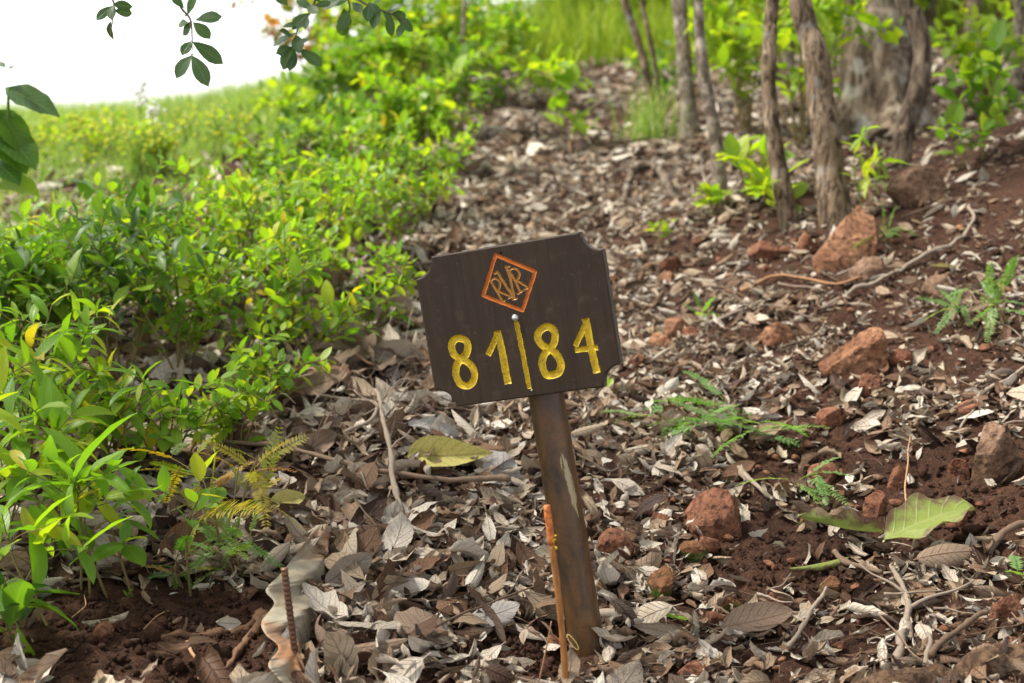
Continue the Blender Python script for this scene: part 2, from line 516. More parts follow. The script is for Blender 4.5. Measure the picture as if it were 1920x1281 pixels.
# ------------------------------------------------------------------ the ground
def make_ground():
    ys = np.r_[np.linspace(.2, 1.7, 24)[:-1], np.linspace(1.7, 4.2, 300)[:-1], np.geomspace(4.2, 26, 190)[:-1], np.geomspace(26, 900, 40)]
    s = np.linspace(-1, 1, 421)
    S, Y = np.meshgrid(s, ys)
    X = (0.44 * Y + 0.12) * S * (1 + 1.4 * np.abs(S) ** 7) + np.sign(S) * np.abs(S) ** 15 * 4
    Z = H(X, Y)
    near = np.clip((7 - Y) / 4, 0, 1)
    Z = Z + near * (.008 * n2(X, Y, 38, 21, 3) + .005 * np.abs(n2(X, Y, 95, 31, 2)))
    V = np.stack([X, Y, Z], -1).reshape(-1, 3)
    m, n = X.shape
    i = np.arange(m * n).reshape(m, n)
    F = np.stack([i[:-1, :-1], i[:-1, 1:], i[1:, 1:], i[1:, :-1]], -1).reshape(-1, 4)
    o = obj("ground", mesh("ground", V, F, SOIL))
    tag(o, "reddish brown earth slope rising away under the dry leaves", kind="structure")
make_ground()

# ------------------------------------------------------------------ leaf prototypes: base at origin, tip along +x, upper side +z, length 1
def leaf_proto(nl, nw, W, a=.85, b=.8, fold=0, kl=0, kc=0, twist=0, jag=0, ripple=0, seed=0, petiole=0):
    rg = np.random.default_rng(seed)
    t = np.linspace(0, 1, nl)
    wd = W / 2 * np.maximum(np.sin(np.pi * t ** a), 0) ** b + .006
    th = kl * (t - .15)
    dx = np.cos(th); dz = np.sin(th)
    cx = np.r_[0, np.cumsum((dx[1:] + dx[:-1]) / 2)] / (nl - 1)
    cz = np.r_[0, np.cumsum((dz[1:] + dz[:-1]) / 2)] / (nl - 1)
    s = np.linspace(-1, 1, nw)
    Tg, Sg = np.meshgrid(t, s, indexing='ij')
    jl = np.stack([np.interp(t, np.linspace(0, 1, 7), rg.uniform(-1, .4, 7)) + .35 * np.interp(t, np.linspace(0, 1, 15), rg.uniform(-1, 1, 15)) for _ in (0, 1)], 1)
    wg = wd[:, None] * (1 + jag * np.where(Sg < 0, jl[:, :1], jl[:, 1:]) * np.abs(Sg) ** 2)
    if abs(kc) > .02:
        ph = kc * Sg
        y = wg * np.sin(ph) / kc
        zc = wg * (1 - np.cos(ph)) / kc
    else:
        y = wg * Sg; zc = 0 * y
    zc = zc + fold * np.abs(Sg) * wg + ripple * np.sin(Tg * 17 + Sg * 2.2 + seed) * np.abs(Sg) ** 1.5
    tw = twist * (Tg - .3)
    y2 = y * np.cos(tw) - zc * np.sin(tw)
    z2 = y * np.sin(tw) + zc * np.cos(tw)
    X = cx[:, None] - z2 * np.sin(th)[:, None]
    Z = cz[:, None] + z2 * np.cos(th)[:, None]
    V = np.stack([X, y2, Z], -1).reshape(-1, 3)
    i = np.arange(nl * nw).reshape(nl, nw)
    F = np.stack([i[:-1, :-1], i[1:, :-1], i[1:, 1:], i[:-1, 1:]], -1).reshape(-1, 4)
    uv = np.stack([Tg, (Sg + 1) / 2], -1).reshape(-1, 2)
    if petiole:
        n = len(V)
        q = np.array([[-petiole, -.008, -.01], [0, -.012, 0], [0, .012, 0], [-petiole, .008, -.01]])
        V = np.vstack([V, q]); F = np.vstack([F, [[n, n + 1, n + 2, n + 3]]])
        uv = np.vstack([uv, np.tile([.1, .5], (4, 1))])
    return V, F, uv
def pinnate_proto(np_pairs, seed, droop=-.5, ll=.16, lw=.085):
    rg = np.random.default_rng(seed)
    A = Acc()
    t = np.linspace(0, 1, 8)
    P = np.stack([np.sin(droop * t) / droop if droop else t, 0 * t, (1 - np.cos(droop * t)) / -abs(droop) if droop else 0 * t], -1)
    V, F, uv = tube(P, np.linspace(.007, .003, 8), 3, False)
    A.add(V, F, uv * 0 + .5, 0)
    for k in range(np_pairs):
        tt = .14 + .84 * k / (np_pairs - 1)
        c = np.array([np.interp(tt, t, P[:, j]) for j in range(3)])
        e = (np.sin(np.pi * (.18 + .74 * tt)) ** .6)
        for sd in (-1, 1):
            az = sd * (R(66) + rg.normal(0, .1)); L = ll * e * rg.uniform(.85, 1.1); W = lw * e
            d = np.array([math.cos(az), math.sin(az), rg.normal(-.1, .12)]); n = np.array([-d[1], d[0], 0]) * W / 2
            q = [c, c + d * L * .3 + n, c + d * L, c + d * L * .35 - n]
            q2 = np.array(q); q2[1, 2] += .008; q2[3, 2] += .008
            A.add(q2, [[0, 1, 2, 3]], np.array([[.1, .5], [.4, .8], [.9, .6], [.4, .2]]), 0)
    return np.concatenate(A.V), np.concatenate(A.F), np.concatenate(A.U)
PROTO = {}
_r = np.random.default_rng(3)
PROTO['ovate'] = [leaf_proto(7, 5, _r.uniform(.46, .6), .92, .85, _r.uniform(.05, .3), _r.uniform(-.9, .15), 0, _r.uniform(-.3, .3), 0, .012, k, .07) for k in range(6)]
PROTO['lance'] = [leaf_proto(9, 5, _r.uniform(.25, .34), .88, .8, _r.uniform(.1, .4), _r.uniform(-1.3, -.2), 0, _r.uniform(-.4, .4), 0, .01, k, .06) for k in range(6)]
PROTO['broad'] = [leaf_proto(9, 7, _r.uniform(.5, .62), .8, .75, _r.uniform(.05, .3), _r.uniform(-1.2, -.2), 0, _r.uniform(-.3, .3), 0, .02, k, .12) for k in range(5)]
PROTO['obovate'] = [leaf_proto(7, 5, _r.uniform(.42, .55), 1.25, .75, _r.uniform(.02, .25), _r.uniform(-.6, .25), 0, _r.uniform(-.4, .4), 0, .01, k, .07) for k in range(6)]
PROTO['far'] = [leaf_proto(4, 3, _r.uniform(.42, .6), .95, .8, _r.uniform(.05, .3), _r.uniform(-.8, .2), 0, 0, 0, 0, k) for k in range(5)]
PROTO['pinnate'] = [pinnate_proto(int(_r.integers(15, 20)), k, _r.uniform(-.7, -.2), .15, .058) for k in range(5)]
def dead_protos(nl, nw, n, s0):
    out = []
    for k in range(n):
        kc = _r.choice([-1, 1]) * _r.choice([.25, .6, 1.1, 1.7, 2.4], p=[.15, .2, .27, .23, .15])
        out.append(leaf_proto(nl, nw, _r.uniform(.36, .58), _r.uniform(.75, 1.15), _r.uniform(.6, .95), _r.uniform(-.25, .25),
                   _r.uniform(-1.6, 1.6), kc, _r.uniform(-1.5, 1.5), .28, _r.uniform(0, .05), s0 + k, _r.choice([0, .18])))
    return out
PROTO['dead'] = dead_protos(8, 6, 16, 100)
PROTO['deadfar'] = dead_protos(5, 4, 10, 200)
_cache = {}
def pmesh(kind, k, matname, mat):
    key = (kind, k, matname)
    if key not in _cache:
        V, F, uv = PROTO[kind][k]
        _cache[key] = mesh("leaf_" + kind, V, F, mat, uv, np.zeros(len(V)))
    return _cache[key]

def basis(axis, up):
    a = np.asarray(axis, float); a = a / np.linalg.norm(a)
    u0, u1, u2 = up
    y0, y1, y2 = u1 * a[2] - u2 * a[1], u2 * a[0] - u0 * a[2], u0 * a[1] - u1 * a[0]
    q = math.sqrt(y0 * y0 + y1 * y1 + y2 * y2) + 1e-9
    y0, y1, y2 = y0 / q, y1 / q, y2 / q
    return np.array([[a[0], y0, a[1] * y2 - a[2] * y1], [a[1], y1, a[2] * y0 - a[0] * y2], [a[2], y2, a[0] * y1 - a[1] * y0]])
def M4(Rm, s, p):
    M = np.eye(4)
    M[:3, :3] = Rm * s
    M[:3, 3] = p
    return M

# ------------------------------------------------------------------ trail sign (routed wooden board on a rusty pipe)
def board_matrix():
    return Matrix.Translation((0.0071, 2.1745, 0.5075)) @ Matrix.Rotation(-.23819, 4, 'Z') @ Matrix.Rotation(-.0446, 4, 'X') @ Matrix.Rotation(-.17923, 4, 'Y')
STROKES = {
 'numeral_a': [([(-99.5,-46.6),(-108.6,-36.3),(-110.6,-25.5),(-105.7,-15.7),(-95.2,-13.4),(-86.0,-18.5),(-83.8,-27.8),(-88.8,-39.1),(-99.5,-46.6),(-107.1,-54.6),(-110.9,-67.6),(-107.9,-81.6),(-98.3,-88.9),(-87.6,-85.8),(-81.0,-74.7),(-82.5,-61.0),(-90.1,-50.9),(-99.5,-46.6)], 5.2)],
 'numeral_b': [([(-33.0,-13.4),(-31.1,-39.8),(-30.6,-63.7),(-29.8,-92.2)], 5.4), ([(-35.2,-17.8),(-45.3,-33.3),(-53.0,-44.2)], 4.0)],
 'numeral_c': [([(43.9,-50.4),(33.3,-41.5),(28.8,-32.0),(32.0,-22.1),(41.3,-16.1),(50.3,-16.6),(56.5,-24.2),(55.3,-35.8),(51.0,-44.0),(43.9,-50.4),(34.3,-57.9),(29.4,-69.1),(29.7,-81.0),(34.3,-89.8),(44.0,-90.4),(53.5,-87.2),(58.4,-76.1),(55.9,-63.9),(51.2,-55.9),(43.9,-50.4)], 5.2)],
 'numeral_d': [([(107.4,-14.2),(108.6,-47.8),(109.9,-71.5),(111.5,-94.3)], 5.4), ([(105.0,-21.7),(86.1,-50.0)], 3.6), ([(85.6,-57.2),(117.2,-58.4)], 4.0)],
 'divider': [([(-0.4,-2.8),(1.0,-44.3),(2.6,-105.0)], 3.4)],
 'diamond': [([(-15.8,106.0),(41.8,70.7),(11.8,14.8),(-45.8,47.2),(-15.8,106.0)], 2.3)],
 'letters': [([(-30.4,67.7),(-17.7,34.7)],1.4),([(-30.3,68.6),(-23.8,70.3),(-18.6,67.7),(-16.3,61.9),(-18.5,54.9),(-22.0,50.9)],1.3),([(-22.0,50.9),(-4.5,40.0)],1.2),([(-19.3,33.3),(-13.5,34.1)],1.1),([(-7.0,36.7),(-1.5,38.7)],1.1),
   ([(-18.3,80.4),(-9.4,60.8),(1.6,37.3)],1.5),([(-22.5,77.9),(-17.9,79.9)],1.1),([(-2.0,85.2),(0.9,66.5),(2.2,35.4)],1.6),([(0.1,34.3),(5.9,34.8)],1.2),([(-3.0,84.9),(3.3,85.7)],1.1),
   ([(1.8,77.3),(9.0,58.9),(13.1,44.6)],1.4),([(1.2,79.2),(8.1,81.3),(14.1,78.1),(16.7,71.4),(14.3,65.4),(9.6,62.5)],1.3),([(9.7,62.9),(25.3,50.1)],1.2),([(21.0,46.6),(27.4,48.8)],1.1),([(8.4,41.3),(16.9,44.5)],1.1)],
}
def board_mats():
    m = N("brown_painted_wood")
    co = m.n("TexCoord").outputs["Object"]
    a = m.noise(1, 5, .65, co, .3, (260, 60, 9)); b = m.noise(14, 4, .6, co); c = m.noise(300, 2, .5, co); e = m.noise(1, 3, .6, co, .2, (55, 40, 5))
    col = m.mix(m.ramp(a, [(.3, (0, 0, 0)), (.7, (1, 1, 1))]), (.026, .016, .0095), (.038, .024, .015))
    col = m.mix(m.math('MULTIPLY', m.ramp(e, [(.45, (0, 0, 0)), (.75, (1, 1, 1))]), .5), col, (.054, .036, .023))
    col = m.mix(m.math('MULTIPLY', m.ramp(b, [(.5, (0, 0, 0)), (.8, (1, 1, 1))]), .5), col, (.047, .032, .021))
    col = m.mix(m.ramp(c, [(.69, (0, 0, 0)), (.75, (.7, .7, .7))]), col, (.17, .14, .11))
    w1 = m.noise(1, 3, .5, co, .1, (420, 60, 16)); w2 = m.noise(9, 3, .6, co)
    col = m.mix(m.math('MULTIPLY', m.ramp(w1, [(.66, (0, 0, 0)), (.72, (1, 1, 1))]), m.ramp(w2, [(.5, (0, 0, 0)), (.65, (.6, .6, .6))])), col, (.15, .12, .09))
    w3 = m.noise(30, 5, .7, co)
    col = m.mix(m.ramp(w3, [(.56, (0, 0, 0)), (.72, (.35, .35, .35))]), col, (.11, .075, .05))
    h = m.math('ADD', a, m.math('MULTIPLY', e, .6))
    wood = m.done(m.bsdf(col, m.math('ADD', .5, m.math('MULTIPLY', b, .25)), .2, m.bump(h, .3, .0016)))
    m = N("yellow_paint")
    co = m.n("TexCoord").outputs["Object"]
    a = m.noise(120, 4, .7, co); b = m.noise(420, 3, .6, co)
    col = m.mix(m.ramp(a, [(.3, (0, 0, 0)), (.6, (1, 1, 1))]), (.42, .27, .003), (.62, .43, .006))
    d = m.noise(55, 5, .75, co)
    col = m.mix(m.ramp(b, [(.32, (1, 1, 1)), (.44, (0, 0, 0))]), col, (.16, .09, .008))
    col = m.mix(m.ramp(d, [(.52, (0, 0, 0)), (.7, (.75, .75, .75))]), col, (.22, .13, .006))
    ye = m.done(m.bsdf(col, .5, .4, m.bump(m.math('ADD', a, b), .25, .0012)))
    m = N("orange_paint")
    co = m.n("TexCoord").outputs["Object"]
    a = m.noise(130, 4, .7, co)
    col = m.mix(m.ramp(a, [(.3, (0, 0, 0)), (.7, (1, 1, 1))]), (.38, .085, .006), (.62, .17, .012))
    og = m.done(m.bsdf(col, .4, .5, m.bump(a, .35, .001)))
    m = N("ochre_paint")
    co = m.n("TexCoord").outputs["Object"]
    a = m.noise(160, 4, .7, co)
    col = m.mix(m.ramp(a, [(.3, (0, 0, 0)), (.7, (1, 1, 1))]), (.27, .10, .008), (.46, .20, .015))
    oc = m.done(m.bsdf(col, .4, .5, m.bump(a, .35, .001)))
    return wood, ye, og, oc
WOOD, YELLOW, ORANGE, OCHRE = board_mats()
def rust_mat(name, dark, brown, pale, paleamt):
    m = N(name)
    co = m.n("TexCoord").outputs["Object"]
    a = m.noise(1, 5, .6, co, .5, (26, 26, 11)); b = m.noise(240, 4, .6, co); e = m.noise(1, 5, .75, co, .8, (70, 70, 16))
    col = m.mix(m.ramp(a, [(.36, (0, 0, 0)), (.6, (1, 1, 1))]), dark, brown)
    col = m.mix(m.ramp(b, [(.3, (.7, .7, .7)), (.5, (0, 0, 0))]), col, (.035, .023, .015))
    if paleamt:
        sp = m.n("SeparateXYZ"); m.l(co, sp.inputs[0])
        az = m.math('ARCTAN2', sp.outputs[0], m.math('MULTIPLY', sp.outputs[1], -1.0))
        zz = m.math('ABSOLUTE', m.math('DIVIDE', m.math('SUBTRACT', sp.outputs[2], .232), .062))
        aa = m.math('ABSOLUTE', m.math('DIVIDE', m.math('SUBTRACT', az, m.math('ADD', m.math('MULTIPLY', m.math('SUBTRACT', sp.outputs[2], .232), -4.0), .78)), .30))
        f = m.math('SUBTRACT', m.math('MULTIPLY', e, 2.9), m.math('ADD', m.math('POWER', zz, 2.0), m.math('MULTIPLY', aa, .9)))
        col = m.mix(m.ramp(f, [(.62, (0, 0, 0)), (.74, (.85, .85, .85))]), col, pale)
    return m.done(m.bsdf(col, m.math('ADD', .22, m.math('MULTIPLY', b, .35)), .5, m.bump(m.math('ADD', b, m.math('MULTIPLY', a, .4)), .18, .001), .15))
RUST = rust_mat("rusty_pipe", (.036, .023, .014), (.125, .058, .018), (.36, .30, .17), 1)
RUSTBAR = rust_mat("rusty_bar", (.075, .032, .017), (.16, .075, .038), (.3, .25, .15), 0)
def make_sign():
    MB = board_matrix()
    base_l = Vector((.0135, .057, -.505))
    base = MB @ base_l
    root = empty("trail_sign", base)
    tag(root, "leaning brown wooden sign numbered 81 and 84 on a rusty pipe post", "sign")
    root.rotation_mode = 'QUATERNION'
    root.rotation_quaternion = MB.to_quaternion()
    Hm, Wm, TH = .2392, .30, .030
    # outline with concave quarter-round corners
    def ring(inset):
        pts = []
        rr = .031 + inset
        cs = [(-1, 1), (1, 1), (1, -1), (-1, -1)]
        for i, (sx, sz) in enumerate(cs):
            cx_, cz_ = sx * Wm / 2, sz * Hm / 2
            ex = math.asin(min(1, inset / rr)) if inset else 0
            a0, a1 = {0: (270, 360), 1: (180, 270), 2: (90, 180), 3: (0, 90)}[i]
            al = np.linspace(R(a0) + ex, R(a1) - ex, 13)
            for a in al:
                pts.append((cx_ + rr * math.cos(a), cz_ + rr * 1.0 * math.sin(a)))
        # order the arc points consistently (clockwise seen from the front)
        out = []
        for i in range(4):
            seg = pts[i * 13:(i + 1) * 13]
            out += seg
        return np.array(out)
    r0, r1 = ring(0.0), ring(0.0022)
    n = len(r0)
    # rectangle of routed relief
    X0, X1, Z0, Z1 = -.1245, .1235, -.1115, .1105
    verts2 = [Vector(p) for p in r1] + [Vector(p) for p in ((X0, Z0), (X1, Z0), (X1, Z1), (X0, Z1))]
    # the four corner arcs stay clear of the rectangle
    edges = [(i, (i + 1) % n) for i in range(n)] + [(n, n + 1), (n + 1, n + 2), (n + 2, n + 3), (n + 3, n)]
    vo, _, fo, _, _, _ = delaunay_2d_cdt(verts2, edges, [], 0, 1e-7)
    def inside_rect(f):
        c = sum((vo[i] for i in f), Vector((0, 0))) / 3
        return X0 < c.x < X1 and Z0 < c.y < Z1
    def inside_poly(f):
        c = sum((vo[i] for i in f), Vector((0, 0))) / 3
        px, pz = c.x, c.y
        ins = False
        for i in range(n):
            (xa, za), (xb, zb) = r1[i], r1[(i + 1) % n]
            if (za > pz) != (zb > pz) and px < (xb - xa) * (pz - za) / (zb - za) + xa:
                ins = not ins
        return ins
    bm = bmesh.new()
    front = [bm.verts.new((p.x, 0, p.y)) for p in vo]
    for f in fo:
        if inside_poly(f) and not inside_rect(f):
            bm.faces.new([front[i] for i in f])
    A = [bm.verts.new((p[0], 0.0, p[1])) for p in r1]
    B = [bm.verts.new((p[0], .0022, p[1])) for p in r0]
    C = [bm.verts.new((p[0], TH - .002, p[1])) for p in r0]
    D = [bm.verts.new((p[0], TH, p[1])) for p in r1]
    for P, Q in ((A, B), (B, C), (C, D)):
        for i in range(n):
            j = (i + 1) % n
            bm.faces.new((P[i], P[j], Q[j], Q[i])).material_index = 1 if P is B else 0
    bm.faces.new(D)
    bmesh.ops.recalc_face_normals(bm, faces=bm.faces)
    me = bpy.data.meshes.new("board")
    bm.to_mesh(me); bm.free()
    # routed relief grid
    st = .00068
    gx = np.linspace(X0, X1, int((X1 - X0) / st)); gz = np.linspace(Z0, Z1, int((Z1 - Z0) / st))
    GX, GZ = np.meshgrid(gx, gz)
    mm = np.stack([GX, GZ], -1) * 1000
    wob = np.stack([.45 * n2(GX, GZ, 130, 3), .45 * n2(GX, GZ, 130, 4)], -1)
    depth = np.zeros_like(GX)
    cls = np.full(GX.shape, -1)
    names = list(STROKES)
    for ci, nm in enumerate(names):
        for pts, hw in STROKES[nm]:
            Pp = np.array(pts, float)
            if len(Pp) > 4 and nm != 'diamond':
                Pp = spline(Pp, len(Pp) * 5)
            q = mm + wob
            lo, hi = Pp.min(0) - hw - 2, Pp.max(0) + hw + 2
            sel = np.where(((q >= lo) & (q <= hi)).all(-1))
            qq = q[sel]
            d = np.full(len(qq), 1e9)
            last = len(Pp) - 2
            for k in range(len(Pp) - 1):
                a, b = Pp[k], Pp[k + 1]
                ab = b - a
                L2 = ab @ ab + 1e-9
                t = (qq - a) @ ab / L2
                tc = np.clip(t, 0, 1)
                dd = np.hypot(*(qq - (a + tc[:, None] * ab)).T)
                if len(pts) <= 4 and hw > 3:        # square stroke ends
                    over = np.maximum(np.where(k == 0, -t, -1), np.where(k == last, t - 1, -1)) * math.sqrt(L2)
                    perp = np.abs((qq - a) @ np.array([-ab[1], ab[0]])) / math.sqrt(L2)
                    dd = np.where(over > 0, np.maximum(perp, hw * .55 + over), dd)
                d = np.minimum(d, dd)
            dm = {'letters': 1.5, 'diamond': 2.2}.get(nm, 3.4)
            prof = np.clip((hw - d) / min(hw, 1.5), 0, 1)
            bowl = dm * (.62 * (prof ** .8) + .38 * np.clip(1 - (d / hw) ** 2, 0, 1))
            cur = depth[sel]
            ins = d < hw
            depth[sel] = np.where(ins, np.maximum(cur, bowl), cur)
            c0 = cls[sel]
            cls[sel] = np.where(ins, ci, c0)
    Vg = np.stack([GX, depth / 1000, GZ], -1).reshape(-1, 3)
    mz, mx = GX.shape
    I = np.arange(mz * mx).reshape(mz, mx)
    Fg = np.stack([I[:-1, :-1], I[:-1, 1:], I[1:, 1:], I[1:, :-1]], -1).reshape(-1, 4)
    fc = np.maximum.reduce([cls[:-1, :-1], cls[:-1, 1:], cls[1:, 1:], cls[1:, :-1]]).ravel()
    def sub(mask):
        F = Fg[mask]
        u, inv = np.unique(F, return_inverse=True)
        return Vg[u], inv.reshape(-1, 4)
    # the board is one mesh: body + unrouted face
    Vb = np.array([v.co[:] for v in me.vertices])
    bm = bmesh.new(); bm.from_mesh(me)
    V1, F1 = sub(fc < 0)
    vs_ = [bm.verts.new(p) for p in V1]
    for f in F1:
        bm.faces.new([vs_[i] for i in f])
    bm.to_mesh(me); bm.free()
    me.materials.append(WOOD)
    m = N("weathered_skylit_edge")  # worn edge grain, coloured paler to carry sky reflection along the board's top
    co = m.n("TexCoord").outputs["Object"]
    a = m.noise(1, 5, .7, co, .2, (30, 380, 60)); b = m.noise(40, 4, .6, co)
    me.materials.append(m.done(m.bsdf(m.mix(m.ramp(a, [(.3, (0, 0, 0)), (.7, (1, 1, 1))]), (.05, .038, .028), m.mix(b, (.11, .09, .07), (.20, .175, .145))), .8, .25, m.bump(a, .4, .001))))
    bl = base_l
    Tb = Matrix.Translation((-bl.x, -bl.y, -bl.z))
    board = obj("board", me, root, Tb)
    tag(board, "thick dark brown board with scooped corners")
    info = {'numeral_a': ("numeral", YELLOW, "routed yellow numeral 8 nearest the board's outer edge"), 'numeral_b': ("numeral", YELLOW, "routed yellow numeral 1"),
            'numeral_c': ("numeral", YELLOW, "routed yellow numeral 8 just after the divider"), 'numeral_d': ("numeral", YELLOW, "routed yellow numeral 4"),
            'divider': ("divider_line", YELLOW, "thin routed yellow line between the numbers"), 'diamond': ("diamond_outline", ORANGE, "routed orange diamond outline"),
            'letters': ("monogram", OCHRE, "routed orange interlaced letters RVR")}
    for ci, nm in enumerate(names):
        V1, F1 = sub(fc == ci)
        nmn, mt, lb = info[nm]
        o = obj(nmn, mesh(nmn, V1, F1, mt), board)
        o["label"] = lb
    # bolt head and small nail
    m = N("galvanised_steel")
    nz = m.noise(200, 3)
    steel = m.done(m.bsdf(m.mix(nz, (.42, .42, .40), (.62, .62, .58)), m.math('ADD', .28, m.math('MULTIPLY', nz, .2)), .5, None, .75))
    th = np.linspace(0, 2 * np.pi, 24, endpoint=False)
    prof = [(.0, -.0052), (.0024, -.0048), (.0043, -.0034), (.0055, -.0012), (.0058, .0006)]
    V = np.array([(-.0013 + r_ * math.cos(a), y_, .0052 + r_ * math.sin(a)) for r_, y_ in prof for a in th])
    F = [(i * 24 + j, i * 24 + (j + 1) % 24, (i + 1) * 24 + (j + 1) % 24, (i + 1) * 24 + j) for i in range(4) for j in range(24)]
    tag(obj("bolt", mesh("bolt", V, F, steel), board), "domed silver bolt head")
    V, F, uv = tube([(.006, .0005, -.1092), (.0063, -.003, -.1096)], [.0011, .0013], 8)
    obj("nail", mesh("nail", V, F, steel), board)
    m = N("dark_hole")
    hole = m.done(m.bsdf((.008, .006, .005), 1, 0))
    V, F, uv = tube([(-.0071, .001, .1078), (-.0071, -.0006, .1078)], [.0017, .0016], 8)
    obj("pinhole_shade", mesh("pinhole_shade", V, F, hole), board)  # near-black peg standing in for the shade inside an open pinhole
    # pipe post
    zz = np.linspace(-.12, .59, 110)
    P = np.stack([0 * zz, 0 * zz, zz], -1)
    rr = np.full(len(zz), .0285)
    V, F, uv = tube(P, rr, 48, True)
    V[:, :2] *= (1 + .006 * fbm(V * 30, 2, 5))[:, None]
    tag(obj("post", mesh("post", V, F, RUST), root), "rusty brown steel pipe with a pale scrape")
make_sign()
#==REST==
# ------------------------------------------------------------------ rocks
def rock_shape(seed, sub=4, planes=9, rough=.03, flat=.8):
    rg = np.random.default_rng(seed)
    V, F = ICO[sub]
    nn = rg.normal(size=(planes, 3)); nn /= np.linalg.norm(nn, axis=1, keepdims=True)
    dd = rg.uniform(.40, .78, planes)
    dot = V @ nn.T
    r = np.min(np.where(dot > .05, dd / np.maximum(dot, .05), 1.25), axis=1)
    r = np.minimum(r, 1.0)
    P = V * r[:, None]
    P = P + V * (rough * fbm(P * 2.2 + seed, 3, seed) + .05 * np.abs(fbm(P * 3.3 + seed, 3, seed + 7)) + .025 * fbm(P * 10 + seed, 2, seed + 3))[:, None]
    P[:, 2] *= flat
    return P, F
def rock(u, v, wpx, hpx, kind, label, yaw=None, sink=.36, flat=.8, name="rock", group=None):
    """(u,v) bottom centre of the stone, wpx x hpx its visible extent"""
    p, d = G(u, v)
    seed = int(u * 7 + v * 13)
    rg = np.random.default_rng(seed)
    V, F = rock_shape(seed, flat=flat)
    wx, h = wpx / FPX * d / 2, hpx / FPX * d
    a = rg.uniform(0, 6.28) if yaw is None else yaw
    c, s = math.cos(a), math.sin(a)
    V = V @ np.array([[c, -s, 0], [s, c, 0], [0, 0, 1]]).T
    ext = V.max(0) - V.min(0)
    V = (V - (V.max(0) + V.min(0)) / 2) / ext * np.array([2, 2, 2])
    full = h / (1 - sink)
    sc = np.array([wx, wx * .85, full / 2])
    me = mesh(name, V, F, ROCK[kind])
    me.set_sharp_from_angle(angle=R(24))
    M = np.eye(4)
    M[:3, :3] = np.diag(sc)
    y = p[1] + wx * .35
    M[:3, 3] = (p[0], y, hz(p[0], y) + full / 2 - full * sink)
    return tag(obj(name, me, None, M), label, "rock", group)
ROCKS = [
 (1598,702,125,82,'orange',"large pale orange rock in the middle of the leafy slope"),
 (1585,494,122,105,'orange',"tall rough orange rock beside the foot of the thick crooked trunk"),
 (1512,478,42,42,'orange',"small round stone touching the tall rough orange rock"),
 (1718,385,112,72,'brown',"flat brown rock leaning against the base of the curved trunk"),
 (1640,345,70,40,'brown',"low brown rock between the crooked trunk and the curved trunk"),
 (1632,525,80,40,'brown',"low tan rock just in front of the tall rough orange rock"),
 (1868,898,95,100,'brown',"upright brown boulder in the bare soil at the edge of view"),
 (1462,656,78,50,'orange',"orange rock above the feathery fern seedling"),
 (1272,634,52,38,'orange',"orange stone just beyond the upper half of the sign's edge"),
 (1243,660,55,34,'orange',"orange stone close to the sign's lower scooped corner"),
 (1258,512,46,30,'red',"half buried reddish stone behind the sign's upper corner"),
 (1432,488,60,34,'red',"flat reddish rock in the moss below the grey trunks"),
 (1694,690,55,34,'red',"reddish stone sitting close beside the large pale orange rock"),
 (1632,742,50,38,'red',"dark red stone just below the large pale orange rock"),
 (1340,1003,125,80,'red',"large red rock with mossy foot to the side of the post"),
 (1150,1057,78,62,'red',"angular red rock standing close behind the pipe post"),
 (1236,1130,55,65,'mossy',"upright moss sided stone below the angular red rock"),
 (1640,968,42,48,'red',"oval red stone above the torn green leaf"),
 (1688,912,50,36,'red',"red stone half sunk in the bare soil above the oval one"),
 (1516,990,40,42,'mossy',"dark mossy stone beside the wilted leaf's tip"),
 (1558,1122,44,40,'mossy',"small stone with a bright green moss cushion"),
 (1452,1148,46,34,'red',"round red stone between leaf litter and the wilted leaf"),
 (1346,1178,44,32,'red',"round red stone beside the large veined brown leaf"),
 (1300,1050,62,32,'mossy',"low mossy stone in front of the large red rock"),
 (1372,1150,66,28,'mossy',"flat mossy stone lying beside the round red ones"),
 (1238,996,38,34,'red',"small red stone beside the large red rock"),
 (1330,1040,42,34,'red',"small dark red stone touching the low mossy stone"),
 (192,1196,36,28,'orange',"small orange stone alone on the bare dirt bank"),
 (1816,780,40,28,'red',"small red stone in litter above the upright brown boulder"),
 (1798,895,44,34,'red',"red stone beside the upright brown boulder"),
 (1560,800,60,32,'red',"flat red stone below the dark red stone"),
 (1545,900,60,32,'red',"half buried red stone above the small feathery frond"),
 (1300,640,44,26,'red',"flat red stone between the two orange stones and the slope"),
 (1890,1175,60,60,'red',"dark red rock in the litter beside the fallen log"),
 (1040,1215,32,26,'orange',"small orange stone between the cane stake and the pipe post"),
 (1300,1275,60,30,'red',"red stone under twigs at the very front"),
 (1095,1175,36,22,'red',"small stone tucked behind the pipe post's foot"),
 (1760,560,60,40,'brown',"moss flecked brown stone below the long bent root"),
 (1250,535,36,24,'orange',"small orange stone beyond the sign's scooped upper corner"),
 (1190,690,36,26,'red',"small red stone half hidden by the sign's edge"),
 (1795,985,44,30,'red',"small red clod shaped stone on the bare soil above the torn leaf"),
]
for q in ROCKS:
    rock(*q)
def moss_cushion(u, v, wpx, rock_obj_label):
    p, d = G(u, v)
    for o in COL.objects:
        if o.get("label") == rock_obj_label:
            V, F = ICO[4]
            V = V * (1 + .22 * fbm(V * 3, 2, int(u)) + .13 * np.abs(fbm(V * 13, 2, 3)))[:, None]
            s = o.matrix_basis.to_scale()
            V = V * np.array([.7, .6, .5]) + np.array([0, -.42, -.2])
            obj("moss", mesh("moss", V, F, MOSS), o)
            return
moss_cushion(1558, 1122, 40, "small stone with a bright green moss cushion")
moss_cushion(1236, 1130, 30, "upright moss sided stone below the angular red rock")
ROCK_C = [(o.location.x, o.location.y, max(o.scale.x, .02)) for o in COL.objects if o.name.startswith("rock")]
rsh = [rock_shape(900 + k, 2, 10, .12, .8) for k in range(6)]
